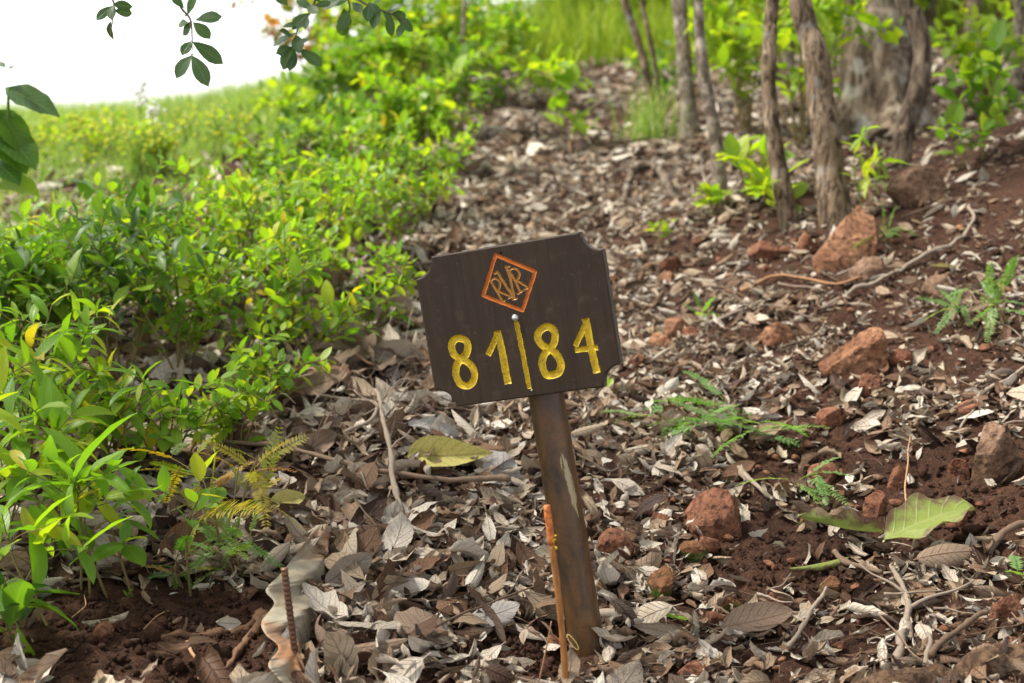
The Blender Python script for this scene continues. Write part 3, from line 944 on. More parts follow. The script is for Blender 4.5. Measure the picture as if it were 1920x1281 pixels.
rme = [mesh("stone", V, F, ROCK[['red', 'orange', 'red', 'brown', 'red', 'orange'][k]], smooth=False) for k, (V, F) in enumerate(rsh)]
k = 0
while k < 130:
    u, v = RNG.uniform(1120, 1900), RNG.uniform(430, 1260)
    if u < 1250 and v > 760 and RNG.random() < .7: continue
    p, d = G(u, v)
    s = RNG.uniform(7, 17) / FPX * d
    M = np.eye(4); M[:3, :3] = np.array(Matrix.Rotation(RNG.uniform(0, 6.3), 3, 'Z')) @ np.diag([s, s * .8, s * .7])
    M[:3, 3] = (p[0], p[1], hz(p[0], p[1]) + s * .25 + .004)
    tag(obj("stone", rme[int(RNG.integers(6))], None, M), "small loose red stone scattered in the litter on the slope", "stone", "small stones scattered on the slope")
    k += 1

# ------------------------------------------------------------------ where leaves lie: world-space patches of bare soil / thin litter
PATCH = []
def patch(u, v, ru, rv, f):
    p, d = G(u, v)
    q, _ = G(u, v - rv); q2, _ = G(u, min(v + rv, 1330))
    PATCH.append((p[0], (q[1] + q2[1]) / 2, ru / FPX * d, max((q[1] - q2[1]) / 2, .03), f))
for a in [(220,1200,270,95,.03),(430,1230,130,110,.05),(1010,1235,95,50,.12),(1440,1055,150,60,.08),(1560,1085,90,30,.2),(1800,940,170,90,.07),(1490,850,130,60,.3),
          (1830,570,210,170,.38),(1700,460,120,70,.3),(1850,330,160,110,.25),(1400,470,130,50,.42),(1560,720,60,30,.3),(1150,230,60,25,.1),(1330,700,160,30,.5),(1800,250,200,40,.2)]:
    patch(*a)
def density(x, y):
    d = np.ones_like(x)
    for px, py, rx, ry, f in PATCH:
        e = ((x - px) / rx) ** 2 + ((y - py) / ry) ** 2
        d = np.minimum(d, np.where(e < 1, f, np.clip(f + (1 - f) * (e - 1) / .7, f, 1)))
    lx = -.30 * (y - 2.2) - .55           # left of this line the shrubs and the meadow take over
    d = d * np.where(x < lx - .9 - .12 * (y - 2), .12, 1)
    d = d * np.where((y > 6) & (x < -.10 * y), .1, 1)
    d = d * np.where(y > 10.5, .25, 1)
    d = d * np.where(x > .17 * y, .72, 1)
    d = d * (0.5 + .6 * (n2(x, y, 4.5, 77, 3) > -.12))
    return d
def scatter(n, y0, y1, extra=.12):
    out = []
    got = 0
    while got < n:
        m = n * 2
        y = np.sqrt(RNG.uniform(y0 * y0, y1 * y1, m))
        x = RNG.uniform(-1, 1, m) * (.39 * y + extra)
        k = RNG.random(m) < density(x, y)
        out.append(np.stack([x[k], y[k]], 1)); got += int(k.sum())
    return np.concatenate(out)[:n]
def place_leaves(xy, L, lift, tiltsd):
    n = len(xy)
    x, y = xy[:, 0], xy[:, 1]
    N_ = normal(x, y)
    N_ = N_ + RNG.normal(0, tiltsd, (n, 3)); N_ /= np.linalg.norm(N_, axis=1, keepdims=True)
    az = RNG.uniform(0, 2 * np.pi, n)
    a = np.stack([np.cos(az), np.sin(az), 0 * az], 1)
    a = a - N_ * (a * N_).sum(1, keepdims=True); a /= np.linalg.norm(a, axis=1, keepdims=True)
    b = np.cross(N_, a)
    Rm = np.stack([a, b, N_], 2)
    P = np.stack([x, y, H(x, y) + lift], 1)
    return Rm, P
def join_leaves(name, kind, Rm, L, P, mat):
    pr = PROTO[kind]
    which = RNG.integers(0, len(pr), len(L))
    Vs, Fs, Us, Ns, n0 = [], [], [], [], 0
    for k, (V, F, uv) in enumerate(pr):
        ix = np.where(which == k)[0]
        if not len(ix): continue
        C = V - V.mean(0); C[:, 2] -= C[:, 2].min() * .6
        W = np.einsum('nij,vj->nvi', Rm[ix] * L[ix, None, None], C) + P[ix, None, :]
        Vs.append(W.reshape(-1, 3))
        nv = len(V)
        Fs.append((F[None] + (np.arange(len(ix)) * nv)[:, None, None]).reshape(-1, F.shape[1]) + n0)
        Us.append(np.tile(uv, (len(ix), 1)))
        Ns.append(np.repeat(RNG.random(len(ix)), nv))
        n0 += nv * len(ix)
    return obj(name, mesh(name, np.concatenate(Vs), np.concatenate(Fs), mat, np.concatenate(Us), np.concatenate(Ns)))
def leafsize(xy):
    left = np.clip((.35 - xy[:, 0]) / .7, 0, 1)
    return np.clip(np.exp(RNG.normal(-.06, .5, len(xy))), .3, 2.6) * (.031 + .020 * left) * (1 + .22 * n2(xy[:, 0], xy[:, 1], 2.3, 41))
# near litter: bottom layers joined, the 300 most prominent as single leaves
xy = scatter(15500, 1.75, 3.6)
L = leafsize(xy)
lift = RNG.uniform(.0, .020, len(xy)) * np.where(xy[:, 0] < .2, 1.7, 1)
Rm, P = place_leaves(xy, L, lift, .5)
score = L / xy[:, 1] * (lift + .008) * (xy[:, 1] > 2.0) * (np.abs(xy[:, 0]) < .35 * xy[:, 1])
top = np.argsort(-score)[:300]
rest = np.setdiff1d(np.arange(len(xy)), top)
o = join_leaves("leaf_litter", "dead", Rm[rest], L[rest], P[rest], DEAD)
tag(o, "dense carpet of dry grey and brown leaves around the post", "litter", kind="stuff")
dm = [pmesh('dead', k, 'dead', DEAD) for k in range(16)]
for i in top:
    k = int(RNG.integers(16))
    V = PROTO['dead'][k][0]
    c = V.mean(0); c[2] = V[:, 2].min() * .6 + c[2] * .4
    p = P[i] - (Rm[i] * L[i]) @ c + np.array([0, 0, .006])
    tag(obj("fallen_leaf", dm[k], None, M4(Rm[i], L[i], p)), "loose curled dry leaf lying on top of the litter", "leaf", "dry leaves lying on top of the litter")
# small broken flakes between the whole leaves
xy = scatter(9000, 1.75, 4.2)
Lf_ = np.exp(RNG.normal(0, .35, len(xy))) * .013
Rm, P = place_leaves(xy, Lf_, RNG.uniform(.002, .024, len(xy)), .6)
tag(join_leaves("leaf_fragments", "deadfar", Rm, Lf_, P, DEAD), "small pale broken leaf flakes filling gaps in the litter", "litter", kind="stuff")
# farther litter
for n, y0, y1, s, nm, lb in ((26000, 3.5, 6.2, 1.0, "leaf_litter", "dry leaves strewn over the slope between shrubs and trunks"), (19000, 6.1, 12.5, 1.7, "leaf_litter", "pale dry leaves covering the upper slope below the bright grass")):
    xy = scatter(n, y0, y1)
    L = leafsize(xy) * s * 1.1
    Rm, P = place_leaves(xy, L, RNG.uniform(0, .02 * s, n), .45)
    tag(join_leaves(nm, "deadfar", Rm, L, P, DEAD), lb, "litter", kind="stuff")
# soil crumbs on the bare patches, thin rootlets and broken twigs
A = Acc()
CR, CB = [], []
V0, F0 = ICO[1]
for k in range(6500):
    if k < 4200:
        px, py, rx, ry, f = PATCH[int(RNG.choice([0, 0, 1, 2, 3, 4, 5, 6, 7, 12]))]
        x, y = px + RNG.normal(0, .55) * rx, py + RNG.normal(0, .55) * ry
    else:
        y = RNG.uniform(1.8, 4); x = RNG.uniform(-.38, .4) * y
    s = float(np.exp(RNG.normal(-6.0, .55)))
    CR.append((x, y, s)); CB.append((V0 * (1 + .45 * RNG.uniform(-1, 1, (len(V0), 1)))) * s * RNG.uniform(.6, 1.4, 3))
CR = np.array(CR)
CZ = H(CR[:, 0], CR[:, 1])
for k in range(len(CR)):
    A.add(CB[k] + np.array([CR[k, 0], CR[k, 1], CZ[k] + CR[k, 2] * .3 + .003]), F0)
o = obj("soil_crumbs", A.build("soil_crumbs", SOIL, False)); tag(o, "loose reddish soil crumbs on the bare patches", "soil", kind="stuff")
A = Acc()
xyd = scatter(1500, 1.8, 4.6)
for k in range(1500):
    xy1 = xyd[k]
    n = 5; l = RNG.uniform(.03, .12); az = RNG.uniform(0, 6.28); r_ = RNG.uniform(.0004, .0013)
    t = np.linspace(0, 1, n)
    x = xy1[0] + np.cos(az) * l * t + RNG.normal(0, l * .05, n); y = xy1[1] + np.sin(az) * l * t + RNG.normal(0, l * .05, n)
    z = H(x, y) + .006 + RNG.uniform(0, .02) + RNG.normal(0, .003, n)
    V, F, uv = tube(np.stack([x, y, z], 1), np.linspace(r_, r_ * .5, n), 4, False)
    A.add(V, F, uv)
o = obj("twig_debris", A.build("twig_debris", TWIG)); tag(o, "thin broken twigs and rootlets mixed through the litter", "debris", kind="stuff")

# ------------------------------------------------------------------ sticks, roots, log
def stick(name, label, pix, r0, r1, mat, lift=.012, cat="twig", bump=.18, forks=(), group=None, ns=7, rel=None):
    pts = []
    for i, (u, v) in enumerate(pix):
        p, d = G(u, v)
        z = hz(p[0], p[1]) + (rel[i] if rel else lift)
        pts.append((p[0], p[1], z))
    S = spline(pts, max(12, len(pts) * 7))
    S = S + (.0025 if cat != 'root' else .006) * np.stack([noise3(S * 25 + 3 * k, k) for k in range(3)], -1) * min(1.5, r0 / .003)
    A = Acc()
    V, F, uv = tube(S, np.linspace(r0, r1, len(S)) * (1 + .22 * noise3(np.stack([np.arange(len(S)) * .45, np.full(len(S), pix[0][0] * .37), np.full(len(S), pix[0][1] * .11)], -1), 3)), ns, True, bump * 1.6, int(pix[0][0]))
    A.add(V, F, uv, .5)
    for (t, az, el, l, r_) in forks:
        i = int(t * (len(S) - 1))
        d = np.array([math.cos(az) * math.cos(el), math.sin(az) * math.cos(el), math.sin(el)])
        Q = np.array([S[i] + d * l * q + .004 * np.array([0, 0, 1]) * math.sin(q * 6) for q in np.linspace(0, 1, 8)])
        Q[:, 2] = np.maximum(Q[:, 2], H(Q[:, 0], Q[:, 1]) + .003)
        V, F, uv = tube(Q, np.linspace(r_, r_ * .4, 8), 5, True, bump)
        A.add(V, F, uv, .5)
    c = S.mean(0)
    for i in range(len(A.V)): A.V[i] = A.V[i] - c
    o = obj(name, A.build(name, mat))
    o.location = [float(q) for q in c]
    return tag(o, label, cat, group)
stick("bent_root", "long pale bent root curving down the slope", [(1540,592),(1600,562),(1650,540),(1740,490),(1800,460),(1823,432),(1820,415),(1812,398)], .0055, .0045, TWIG_PALE, .022, "root")
stick("branch", "pale knobbly branch standing up through the leaves beside the yellow leaf", [(757,1010),(740,960),(728,900),(716,850),(705,815)], .006, .004, TWIG_PALE, .03, forks=[(.45, .9, .5, .07, .0025), (.75, 2.6, .5, .08, .003)], rel=[.03, .06, .08, .095, .10])
stick("branch", "long thin branch lying across the slope below the yellow leaf", [(420,880),(520,885),(640,915),(770,945),(880,952),(960,945)], .0045, .006, TWIG, .055)
stick("branch", "thin pale branch running through the low shrubs", [(100,838),(150,826),(230,822),(330,800),(460,780),(600,770)], .005, .003, TWIG_PALE, .08)
stick("branch", "pale arched branch above the yellow leaf joining the standing one", [(650,862),(690,842),(706,822),(700,805),(640,795),(600,790)], .004, .003, TWIG_PALE, .06)
stick("stick", "grey forked stick lying in litter in front of the torn leaf", [(1680,1262),(1690,1215),(1702,1165),(1692,1120),(1675,1090)], .0075, .004, TWIG_PALE, .02, forks=[(.5, .2, .35, .12, .004), (.62, 2.3, .35, .10, .003)])
stick("stick", "grey stick leaning beside the forked stick", [(1735,1270),(1742,1225),(1728,1190)], .005, .003, TWIG_PALE, .022)
stick("stick", "brown stick slanting above the fallen log", [(1745,1262),(1775,1230),(1830,1188),(1850,1180)], .0055, .004, TWIG, .03)
stick("stick", "pale stick slanting up beside the veined brown leaf", [(1478,1245),(1505,1205),(1530,1165),(1550,1135)], .004, .0028, TWIG_PALE, .03)
stick("stick", "long bleached stick above the upright brown boulder", [(1828,765),(1860,745),(1895,722),(1930,700)], .004, .004, TWIG_PALE, .02)
stick("stick", "thick dark stick running down past the brown curled leaf", [(1850,1055),(1880,1020),(1930,1000)], .007, .006, TWIG, .02)
stick("stick", "brown stub end poking out beneath the wilted leaf", [(1565,1055),(1590,1078),(1655,1095)], .007, .004, TWIG, .02)
stick("hollow_stick", "pale hollow stick lying behind the post's foot", [(940,1115),(1000,1140),(1060,1160),(1120,1172),(1200,1168)], .011, .0095, TWIG_PALE, .016, "stick", .12, ns=10)
stick("stick", "bark covered stick lying in front of the post's foot", [(1070,1232),(1110,1222),(1150,1208),(1190,1200)], .006, .004, TWIG, .014)
stick("stick", "dark forked twig in the litter beside the cane stake", [(830,1075),(870,1050),(930,1020),(975,1016)], .003, .002, TWIG_PALE, .03, forks=[(.6, -.6, .3, .08, .0015)])
stick("stick", "long thin twig crossing the large ribbed leaf", [(780,1255),(850,1215),(930,1180),(1010,1150)], .0022, .0015, TWIG, .05)
stick("stick", "straight reddish twig leaning over the litter beside the corrugated sheet", [(640,1150),(690,1095),(740,1040),(775,1000)], .0022, .0015, TWIG, .045)
stick("stick", "pale stick in the leaves beyond the large pale orange rock", [(1390,560),(1460,530),(1560,545),(1620,530)], .005, .003, ROOT, .02)
stick("stick", "bundle like dark twig pointing at the large pale orange rock", [(1470,668),(1510,655),(1545,648)], .004, .003, TWIG, .025)
stick("stick", "short pale stick below the boulder row on the slope", [(1380,890),(1430,940),(1450,955)], .005, .004, TWIG_PALE, .02)
stick("stick", "grey stick half buried beyond the sign's lower corner", [(1310,620),(1370,600),(1430,575)], .006, .004, TWIG_PALE, .015)
stick("stick", "white peeled stick in the litter above the bent root", [(1570,535),(1615,520),(1660,498)], .0035, .003, TWIG_PALE, .03)
stick("stick", "thin dark stick on bare soil under the curved trunk", [(1690,420),(1750,400),(1800,385),(1860,380)], .004, .003, TWIG, .02)
stick("root", "thin orange rootlet hanging down the bare soil above the torn leaf", [(1700,975),(1697,925),(1702,885),(1706,845)], .0018, .0012, ROOT, .03, "root")
stick("root", "arched grey root looping out of the slope below the slim trunks", [(1172,420),(1172,385),(1190,352),(1225,350),(1255,375),(1290,392)], .017, .014, BARK['dark'], .03, "root", .5, rel=[-.02, .03, .075, .085, .04, -.02], ns=10)
stick("root", "knobbly brown root breaking out of the dirt bank", [(300,1205),(360,1195),(420,1190),(455,1185),(490,1170),(520,1190)], .004, .010, ROOTD, .004, "root", .7, ns=9)
stick("root", "crooked brown root end beside the corrugated sheet", [(430,1260),(450,1225),(470,1195),(495,1150)], .004, .009, ROOTD, .008, "root", .7, ns=9)
stick("root", "thin pale root lying along the top of the dirt bank", [(100,1108),(150,1098),(200,1092),(260,1105)], .004, .003, TWIG_PALE, .01, "root")
stick("root", "fine pale rootlet on the dirt bank above the orange stone", [(135,1165),(150,1150),(160,1140),(158,1125)], .0012, .001, ROOT, .006, "root")
stick("root", "fine rootlet crossing the middle of the dirt bank", [(270,1185),(285,1172),(300,1160),(318,1152)], .0012, .001, ROOT, .006, "root")
stick("root", "reddish broken root lying in the dirt near the front edge", [(350,1215),(362,1235),(372,1258),(378,1280)], .003, .002, ROOT, .01, "root")
def fallen_log():
    pts = []
    for u, v in ((1560, 1330), (1700, 1290), (1820, 1268), (1960, 1262)):
        p, d = G(u, v)
        pts.append((p[0], p[1], hz(p[0], p[1]) + .008))
    S = spline(pts, 90)
    S = S + .008 * np.stack([noise3(S * 14 + 3 * k, k) for k in range(3)], -1)
    V, F, uv = tube(S, .024 + .004 * np.sin(np.linspace(0, 9, 90)), 28, True, .5, 4)
    c = S.mean(0)
    o = obj("fallen_log", mesh("fallen_log", V - c, F, BARK['rotten'], uv)); o.location = [float(q) for q in c]
    tag(o, "soft rotting brown log half buried in the front corner", "log")
fallen_log()
k = 0
while k < 70:
    u, v = RNG.uniform(520, 1900), RNG.uniform(520, 1270)
    p, d = G(u, v)
    if float(density(np.array([p[0]]), np.array([p[1]]))[0]) < .3: continue
    az = RNG.uniform(-.9, .9); l = RNG.uniform(50, 130)
    q = [(u + l * (t - .5) * math.cos(az), min(1275, v + l * (t - .5) * math.sin(az) + RNG.normal(0, 5))) for t in (0, .33, .66, 1)]
    stick("twig", "thin dry twig lying loose on the leaf litter", q, RNG.uniform(.0014, .003), .001, TWIG_PALE if RNG.random() < .6 else TWIG, RNG.uniform(.01, .03), group="thin twigs on the litter", ns=5)
    k += 1

# ------------------------------------------------------------------ cane stake, string, dry stalk
def cane():
    p, d = G(1068, 1310)
    top = at(1025, 948, 2.08)
    base = np.array([p[0], p[1], hz(p[0], p[1]) - .05])
    root = empty("cane_stake", p)
    tag(root, "thin brown cane stake with an orange painted top standing before the post", "stake")
    S = spline([base, base * .5 + top * .5 + np.array([.004, 0, 0]), top], 60) - p
    t = np.linspace(0, 1, 60)
    rr = .0050 + .0006 * (np.abs(((t * 11) % 1) - .5) < .08)
    m = N("cane_skin"); co = m.n("TexCoord").outputs["Object"]; a = m.noise(1, 4, .6, co, 0, (160, 160, 22))
    cm = m.done(m.bsdf(m.mix(m.ramp(a, [(.3, (0, 0, 0)), (.7, (1, 1, 1))]), (.20, .072, .02), (.38, .17, .05)), .5, .35, m.bump(a, .3, .001)))
    cut = 49
    V, F, uv = tube(S[:cut + 1], rr[:cut + 1], 12, True, .06, 2)
    obj("cane", mesh("cane", V, F, cm, uv), root)
    m = N("orange_spray"); a = m.noise(150, 4)
    om = m.done(m.bsdf(m.mix(m.ramp(a, [(.42, (0, 0, 0)), (.6, (1, 1, 1))]), (.34, .10, .025), (.68, .20, .05)), .5, .4, m.bump(a, .3, .001)))
    V, F, uv = tube(S[cut:], rr[cut:] + .0003, 12, True, .06, 3)
    tag(obj("painted_tip", mesh("painted_tip", V, F, om, uv), root), "bright orange painted tip")
    m = N("yellow_lichen"); a = m.noise(300, 3)
    ym = m.done(m.bsdf(m.mix(a, (.42, .28, .01), (.62, .48, .03)), .8, .2, m.bump(a, .8, .003)))
    A = Acc()
    V0, F0 = ICO[1]
    for q in range(12):
        c = S[cut] + np.array([RNG.normal(.004, .003), -.006 + RNG.normal(0, .002), RNG.uniform(-.004, .016)])
        A.add(V0 * RNG.uniform(.001, .002) + c, F0)
    tag(obj("lichen", A.build("lichen", ym), root), "clump of yellow lichen below the painted tip")
    i = 26
    th = np.linspace(0, 2 * np.pi, 20)
    c = S[i]
    Q = np.stack([c[0] + .007 + .011 * (1 - np.cos(th)) / 1.3, np.full(20, c[1] - .007), c[2] - .002 - .010 * (1 - np.cos(th)) + .006 * np.sin(th)], 1)
    V, F, uv = tube(Q, .0008, 5, True)
    m = N("string"); sm = m.done(m.bsdf((.55, .42, .16), .8, .2))
    tag(obj("string_loop", mesh("string_loop", V, F, sm), root), "small loop of yellow string")
cane()
def stalk():
    p, d = G(1000, 1300)
    top = at(1034, 1165, 2.1)
    S = spline([p + np.array([0, 0, -.02]), p * .5 + top * .5 + np.array([.003, 0, 0]), top], 14)
    V, F, uv = tube(S - p, np.linspace(.0016, .0009, 14), 5, True)
    o = obj("dry_grass_stalk", mesh("dry_grass_stalk", V, F, ROOT, uv)); o.location = [float(c) for c in p]
    tag(o, "single dry straw stalk leaning beside the cane stake", "stalk")
stalk()

# ------------------------------------------------------------------ corrugated sheet strip and the reinforcing bar holding it
def sheet():
    Lp = [(592,985),(562,1030),(527,1075),(498,1106),(514,1132),(490,1166),(498,1190),(522,1214),(503,1246),(524,1275),(560,1315),(560,1360)]
    Rp = [(614,982),(615,1012),(604,1050),(584,1086),(580,1110),(586,1134),(566,1162),(556,1188),(562,1214),(560,1246),(580,1278),(604,1316),(610,1360)]
    n_ = 160
    def edge(px, d0, d1, ph):
        S2 = spline([(u, v, 0) for u, v in px], n_)
        t = np.linspace(0, 1, n_)
        D = np.array([G(S2[i, 0], S2[i, 1])[1] for i in range(n_)]) - d0 - .012 * (1 + np.sin(t * 2 * np.pi * 4.2 + ph)) - d1 * np.sin(np.pi * np.clip(t, 0, 1)) ** .5 - .07 * np.exp(-t * 3.5)
        return np.array([at(S2[i, 0], S2[i, 1], D[i]) for i in range(n_)])
    A_, B_ = edge(Lp, .03, .09, .4), edge(Rp, .02, .04, 1.0)
    c = (A_ + B_).mean(0) / 2 + 0 * A_[0]
    c = (A_.mean(0) + B_.mean(0)) / 2
    V = []
    t = np.linspace(0, 1, n_)
    for k in np.linspace(0, 1, 11):
        P = A_ * (1 - k) + B_ * k - c
        V.append(P + np.array([.25, -1, .3]) * (.016 * math.sin(k * math.pi) * np.sin(t * 2 * np.pi * 4.2 + 2.2) + .004 * np.sin(k * 9 + t * 30))[:, None])
    V.append(B_ - c + np.array([.012, .02, -.06]))
    V = np.array(V)
    m_, n_ = V.shape[:2]
    back = V + np.array([0, .0014, -.0008])
    AV = np.concatenate([V.reshape(-1, 3), back.reshape(-1, 3)])
    I = np.arange(m_ * n_).reshape(m_, n_); J = I + m_ * n_
    F = [np.stack([I[:-1, :-1], I[:-1, 1:], I[1:, 1:], I[1:, :-1]], -1).reshape(-1, 4), np.stack([J[:-1, :-1], J[1:, :-1], J[1:, 1:], J[:-1, 1:]], -1).reshape(-1, 4),
         np.stack([I[0, :-1], J[0, :-1], J[0, 1:], I[0, 1:]], -1), np.stack([I[:-1, 0], I[1:, 0], J[1:, 0], J[:-1, 0]], -1), np.stack([I[:-1, -1], J[:-1, -1], J[1:, -1], I[1:, -1]], -1)]
    m = N("weathered_sheet")
    p = m.pos(); a = m.noise(18, 5, .65, p); b = m.noise(1, 5, .7, p, .5, (40, 40, 120)); e = m.noise(5, 3, .6, p)
    col = m.mix(m.ramp(a, [(.4, (0, 0, 0)), (.66, (1, 1, 1))]), (.31, .275, .205), (.23, .175, .11))
    col = m.mix(m.math('MULTIPLY', m.ramp(b, [(.5, (0, 0, 0)), (.72, (1, 1, 1))]), .6), col, (.15, .115, .075))
    col = m.mix(m.ramp(e, [(.52, (0, 0, 0)), (.66, (.85, .85, .85))]), col, (.28, .12, .045))
    sm = m.done(m.bsdf(col, .6, .35, m.bump(b, .2, .001)))
    o = obj("corrugated_sheet", mesh("corrugated_sheet", AV, np.concatenate(F), sm)); o.location = [float(k) for k in c]
    tag(o, "narrow strip of weathered off-white corrugated sheet edging the dirt bank", "metal sheet")
sheet()
def rebar():
    p, d = G(566, 1268)
    top = at(533, 1066, 2.04)
    base = p.copy(); base[2] = hz(p[0], p[1]) - .06
    S = spline([base, top], 160) - p
    t = np.linspace(0, 1, 160)
    rr = .0048 + .0007 * (np.sin(t * 190) > .3)
    V, F, uv = tube(S, rr, 12, True)
    o = obj("reinforcing_bar", mesh("reinforcing_bar", V, F, RUSTBAR, uv)); o.location = [float(k) for k in p]
    tag(o, "ribbed rusty steel bar driven in beside the corrugated sheet", "steel bar")
rebar()

# ------------------------------------------------------------------ distinctive fallen leaves
def hero(label, u, v, Lpx, mat, yaw, tilt=(0, 0), W=.5, a=.9, b=.75, fold=.1, kl=.3, kc=.4, tw=.2, rip=.02, jag=.1, lift=.02, seed=1, pet=.15, name="fallen_leaf"):
    p, d = G(u, v)
    L = Lpx / FPX * d
    V, F, uv = leaf_proto(22, 13, W, a, b, fold, kl, kc, tw, jag * .6, rip, seed, pet)
    V = V - V[:, :].mean(0)
    me = mesh("fallen_leaf", V, F, mat, uv, np.zeros(len(V)))
    n = normal(np.array([p[0]]), np.array([p[1]]))[0]
    M = Matrix.Translation((p[0], p[1], hz(p[0], p[1]) + lift)) @ Vector((0, 0, 1)).rotation_difference(Vector(n)).to_matrix().to_4x4() @ Matrix.Rotation(R(yaw), 4, 'Z') @ Matrix.Rotation(R(tilt[0]), 4, 'X') @ Matrix.Rotation(R(tilt[1]), 4, 'Y') @ Matrix.Scale(L, 4)
    return tag(obj(name, me, None, M), label, "leaf")
hero("bright yellow fallen leaf folded like a boat left of the post", 842, 892, 165, DEAD_YELLOW, 4, (36, -8), .40, .62, .9, .4, .25, .7, .5, .012, .05, .046, 3, .03)
hero("large ribbed grey brown leaf lying face up near the front", 790, 1225, 135, DEAD_TAN, 70, (14, -18), .78, .9, .62, .12, -.5, -.35, .1, .03, .12, .045, 5)
hero("pale silver leaf with deep ribs beside the bare soil", 925, 1195, 105, DEAD_GREY, 22, (28, -6), .5, .95, .62, .2, .5, -.5, .2, .03, .25, .04, 7)
hero("long pale curled leaf with rusty specks near the front", 685, 1218, 140, DEAD_PALE, 178, (30, 0), .36, .8, .5, .1, -.1, -1.3, .2, .01, .1, .04, 9)
hero("rolled tan leaf lying under the long pale curled one", 690, 1255, 165, DEAD_TAN, 30, (10, 0), .34, .9, .6, .1, .2, -1.6, .3, .01, .15, .035, 11)
hero("bleached leaf rolled into a tube behind the bank seedlings", 215, 1062, 165, DEAD_PALE, 176, (15, 3), .40, .95, .45, .0, .05, -1.9, .1, .008, .1, .085, 13)
hero("torn lime green leaf with dark blotches on the bare soil", 1738, 1035, 200, WILT, 20, (12, -6), .58, 1.15, .6, .2, -.35, .35, -.4, .04, .3, .06, 15, .02)
hero("wilted olive leaf crumpled beside the torn green one", 1575, 1035, 165, WILT, 182, (25, -4), .36, .8, .6, .3, .4, 1.2, .9, .05, .3, .055, 17, .02)
hero("rolled olive leaf tip pointing down the slope", 1535, 1080, 130, WILT, 200, (0, 0), .26, .7, .7, .1, .2, -2.2, .4, .01, .1, .02, 19, .02)
hero("arched brown leaf with dark ribs below the torn green leaf", 1775, 1072, 130, DEAD_TAN, 8, (28, 0), .48, 1.0, .55, .1, -.5, -1.0, .2, .012, .08, .03, 21, .05)
hero("large veined tan leaf lying half folded at the front of the slope", 1418, 1198, 140, DEAD_TAN, 12, (35, -4), .46, .9, .7, .2, .25, .5, .2, .012, .1, .035, 23, .15)
hero("yellow green leaflet fallen on the litter to the side of the post", 1262, 1190, 62, GREEN['backlit'], 172, (10, 0), .3, .9, .8, .1, .2, .3, .2, .02, .05, .03, 25, .1)
hero("large brown leaf leaning under the shrub edge", 545, 775, 120, DEAD_BROWN, 100, (40, -30), .5, .9, .7, .2, .3, .5, .3, .02, .1, .06, 27)
hero("big tan leaf lying folded just left of the sign", 730, 715, 130, DEAD_TAN, 150, (-35, 10), .5, .9, .7, .25, .3, .4, .3, .02, .1, .05, 29)
hero("long grey curled leaf below the sign's scooped corner", 800, 775, 130, DEAD_GREY, 5, (20, 0), .34, .9, .6, .1, -.2, -1.1, .3, .02, .1, .04, 31)
hero("dark russet leaf standing on edge below the yellow leaf", 790, 925, 62, DEAD_RED, 80, (80, 0), .9, .9, .5, .05, .1, .2, .1, .02, .1, .04, 33, .05)
hero("big brown dead leaf hanging under the fern like seedling", 355, 1075, 120, DEAD_BROWN, 60, (50, -20), .6, .9, .7, .2, .3, .6, .3, .03, .15, .06, 35)
hero("broad grey leaf among the sticks behind the bank seedlings", 240, 985, 100, DEAD_GREY, 40, (30, -10), .62, .9, .65, .15, .3, .5, .3, .03, .15, .05, 37)
hero("crumpled pale leaf against the corrugated sheet", 655, 1120, 110, DEAD_PALE, 80, (50, -35), .5, .9, .6, .2, .5, .6, .5, .03, .15, .05, 39)
hero("dry yellow leaf under the yellow feathery seedling", 540, 985, 70, DEAD_YELLOW, 30, (40, 0), .55, .9, .7, .2, .4, .5, .3, .03, .1, .05, 41)
hero("curled loop of a tan leaf in the middle of the litter", 870, 1040, 75, DEAD_TAN, 60, (0, 0), .5, .9, .5, .1, 2.8, .5, .3, .01, .1, .03, 43)
hero("flat brown leaf beside the large red rock", 1385, 898, 75, DEAD_BROWN, 30, (20, 0), .42, .9, .7, .1, .3, .5, .3, .02, .1, .02, 45)
hero("yellowish dry leaf on the dark soil below the bent root", 1768, 512, 48, DEAD_YELLOW, 160, (20, 0), .5, .9, .7, .1, .3, .5, .3, .02, .1, .02, 47)
hero("long narrow dry leaf on the soil beside the green tufts", 1830, 595, 85, DEAD_TAN, 5, (10, 0), .22, .9, .7, .1, .2, .9, .3, .01, .1, .02, 49)
for k in range(26):       # larger crumpled leaves on the bank side of the post
    u, v = RNG.uniform(560, 1000), RNG.uniform(620, 1260)
    hero("broad crumpled dry leaf in the deeper litter between the shrubs and the post", u, v, RNG.uniform(70, 120), [DEAD_TAN, DEAD_PALE, DEAD_BROWN, DEAD_GREY][k % 4], RNG.uniform(0, 360),
         (RNG.uniform(-40, 40), RNG.uniform(-25, 25)), RNG.uniform(.4, .6), .9, .7, RNG.uniform(-.2, .3), RNG.uniform(-.8, .8), RNG.uniform(-1.2, 1.2), RNG.uniform(-.8, .8), .03, .2, .035, 60 + k)["group"] = "broad crumpled leaves between shrubs and post"

